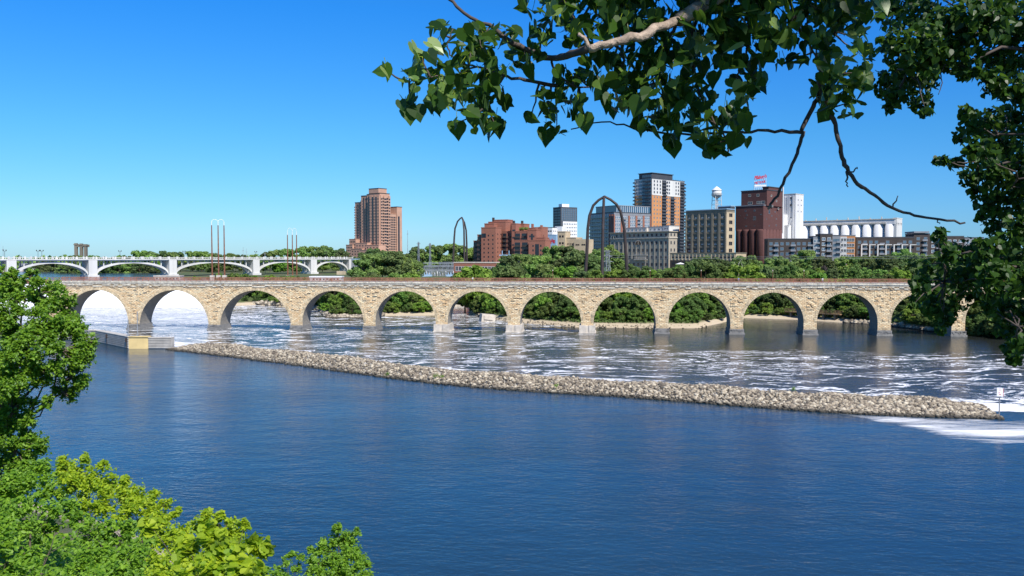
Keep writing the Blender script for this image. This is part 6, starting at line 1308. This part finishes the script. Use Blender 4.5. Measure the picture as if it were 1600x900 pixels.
Cn = np.concatenate([np.array(LP), pz]); Sn = np.concatenate([np.array(LS), rng.uniform(.06, .12, len(pz))]); Nn = np.concatenate([np.array(LN), dz_+rng.normal(size=pz.shape)*.6+np.array([0, 0, .8])]); Dn = np.concatenate([np.array(LD), rng.normal(size=pz.shape)*.6+np.array([0, 0, -1.])])
hot = [at(x_, y_, 3.4).xz for x_, y_ in ((605, 112), (640, 60), (665, 70), (650, 95), (690, 152), (700, 140), (640, 120), (855, 105), (960, 105), (935, 115), (1320, 105), (1330, 92), (1100, 70), (1200, 35), (1380, 12), (870, 20), (1145, 150), (1080, 205))]  # spots where leaves take the lighter colour to look sunlit
sun_tinted = np.zeros(len(Cn), bool)
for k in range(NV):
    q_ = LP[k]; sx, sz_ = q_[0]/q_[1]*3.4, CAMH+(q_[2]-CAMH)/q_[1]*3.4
    sun_tinted[k] = (min(math.hypot(sx-h_[0], sz_-h_[1]) for h_ in hot) < .05 and random.random() < .55) or random.random() < (.16 if sx < -.15 else .035)
va, fa = leaves_arrays((Cn-np.array(off[:]))[sun_tinted], Nn[sun_tinted], Dn[sun_tinted], Sn[sun_tinted], T_HEART, None); link('sun_tinted_leaves', leaf_mesh('sun_tinted_leaves', [(va, fa)], M['leaf_sun_tint']), ct)
Cn, Nn, Dn, Sn = Cn[~sun_tinted], Nn[~sun_tinted], Dn[~sun_tinted], Sn[~sun_tinted]
a_ = rng.uniform(.8, 1.15, len(Cn)); va, fa = leaves_arrays(Cn-np.array(off[:]), Nn, Dn, Sn, T_HEART, a_)
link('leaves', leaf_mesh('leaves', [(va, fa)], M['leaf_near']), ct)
# petioles for the visible leaves
pt = MB(); tg = MB()
for k in range(NV):
    c = np.array(LP[k]); n_ = norm(np.array(LN[k])[None])[0]; d = np.array(LD[k], float); d = d-n_*d.dot(n_); d /= np.linalg.norm(d)+1e-6; s0 = c-d*LS[k]*.1; s1 = c-d*LS[k]*.36
    v_ = LC[k]-s1; L_ = np.linalg.norm(v_); s2 = s1+v_/max(L_, 1e-6)*min(L_, .055)+np.array([0, 0, .006]); pt.tube([tuple(s0), tuple(s1), tuple((s1+s2)/2-np.array([0, 0, .004])), tuple(s2)], [.0009, .0012, .0012, .0015], 3)
BRP = np.array(BRANCH_PTS)
for b_ in BLB:
    dd_ = np.linalg.norm(BRP-b_, axis=1); q_ = BRP[dd_.argmin()]
    if dd_.min() < 1.2: db.tube(limb_path(q_, b_, -.03, 4, .05), [.0055, .0045, .0035, .0028, .002], 5)
build_off(db, 'dark_branch', M['barkd'], ct)
build_off(pt, 'leaf_stalks', M['leaf_lime'], ct)
# ---- second cottonwood, farther right
NPX = []
def tuft(px, py, r, n, D): NPX.append((px, py, D, r, n))
for b in [(1400, 15, 34), (1440, 30, 44), (1400, 70, 30), (1445, 80, 44), (1490, 40, 46), (1540, 30, 46), (1590, 30, 50), (1380, 130, 22), (1400, 150, 22), (1432, 125, 34), (1440, 160, 20), (1410, 115, 26), (1500, 85, 30), (1460, 100, 24), (1505, 110, 16), (1525, 110, 12), (1560, 90, 36), (1590, 100, 40), (1390, 165, 12), (1447, 175, 9), (1555, 130, 24), (1595, 140, 26), (1570, 145, 14),
          (1510, 175, 14), (1520, 200, 22), (1545, 190, 26), (1580, 185, 32), (1500, 215, 12), (1530, 240, 26), (1570, 230, 40), (1475, 253, 10), (1495, 255, 14), (1462, 252, 5), (1515, 275, 18), (1550, 275, 32), (1590, 275, 40), (1545, 315, 22), (1580, 320, 36), (1520, 300, 10), (1535, 340, 12), (1560, 355, 24), (1595, 365, 34),
          (1468, 365, 11), (1475, 380, 10), (1466, 372, 7), (1480, 400, 18), (1510, 395, 24), (1545, 395, 28), (1580, 400, 34), (1450, 420, 16), (1480, 430, 28), (1515, 430, 30), (1555, 440, 34), (1595, 440, 34), (1440, 445, 16), (1432, 465, 9), (1460, 460, 24), (1490, 470, 24), (1455, 485, 18), (1475, 500, 14), (1470, 518, 8), (1485, 480, 14), (1530, 465, 16), (1565, 480, 26), (1595, 490, 34), (1545, 480, 14), (1580, 520, 24), (1575, 545, 14), (1585, 560, 12), (1598, 540, 18), (1500, 445, 20), (1425, 478, 5)]:
    tuft(b[0], b[1], b[2], int(b[2]**2*.085)+4, random.uniform(9.2, 11.2))
c2 = empty('cottonwood_tree', (8.6, 10.3, H(8.6, 10.3)), 0, 'dark dense cottonwood filling the right edge of the photo down to the river', 'tree'); o2 = np.array(c2.location[:])
Cn, Sn, Nn, Dn = [], [], [], []; tw = MB()
tw.tube([(8.6, 10.3, H(8.6, 10.3)-.3), (8.5, 10.3, 24), (8.3, 10.2, 28), (8.0, 10.1, 31), (7.8, 10, 34)], [.32, .28, .24, .17, .06], 10)
HUBS = [np.array(P3(*h_)) for h_ in ((1460, 60, 10), (1420, 110, 10), (1560, 60, 10.2), (1580, 140, 10), (1560, 210, 10.2), (1590, 280, 10), (1530, 265, 10.3), (1575, 350, 10), (1530, 420, 10.2), (1475, 440, 10.1), (1580, 440, 10), (1590, 510, 10), (1490, 400, 10.2), (1500, 15, 10), (1600, 10, 10))]
for h_ in HUBS:
    st = np.array([8.4, 10.25, min(33.5, max(23, h_[2]+random.uniform(-.6, .3)))]); tw.tube(limb_path(st, h_, .05, 7, .06), [.05, .045, .038, .032, .026, .02, .016, .012], 6)
for (px, py, D, r, n) in NPX:
    n = int(n*1.9)
    c = np.array(P3(px, py, D)); rr = r/F*D
    hb = HUBS[np.argmin([np.linalg.norm(h_-c) for h_ in HUBS])]; tw.tube(limb_path(hb, c, .04, 4, .12), [.012, .010, .008, .006, .002], 5)
    p_, d_ = blob_points(c, rr, n, .1, 1.0); Cn.append(p_); Nn.append(d_*.4+rng.normal(size=p_.shape)*.6+np.array([0, -.3, .4])); Dn.append(rng.normal(size=p_.shape)*.5+np.array([0, 0, -1.])); Sn.append(rng.uniform(.05, .105, n))
for (cx_, cy_, cz_, rr_, n_) in ((8.2, 10.6, 33.2, 2.6, 3500), (9.2, 9.6, 30, 2.2, 2600), (7.4, 8.8, 34.2, 2.0, 1800), (9.3, 10.5, 27, 2.2, 2400), (8.3, 8.8, 31.5, 1.6, 1600), (8.4, 8.6, 28.7, 1.3, 1200), (6.4, 9.2, 34.6, 1.6, 1600), (9.4, 8.6, 33, 2, 1500), (5.6, 8.4, 34.0, 1.2, 900)):
    p_, d_ = blob_points((cx_, cy_, cz_), rr_, n_, .3, .9); Cn.append(p_); Nn.append(d_+rng.normal(size=p_.shape)*.6+np.array([0, 0, .6])); Dn.append(rng.normal(size=p_.shape)*.5+np.array([0, 0, -1.])); Sn.append(rng.uniform(.07, .12, n_))
Cn, Sn, Nn, Dn = map(np.concatenate, (Cn, Sn, Nn, Dn))
va, fa = leaves_arrays(Cn-o2, Nn, Dn, Sn, T_HEART); link('crown', leaf_mesh('crown', [(va, fa)], M['leaf_near']), c2)
polytube(tw, [(1478, 100, 9.5), (1470, 115, 9.5), (1472, 130, 9.5), (1466, 148, 9.5)], .012, .005)
build_off(tw, 'trunk', M['barkd'], c2)
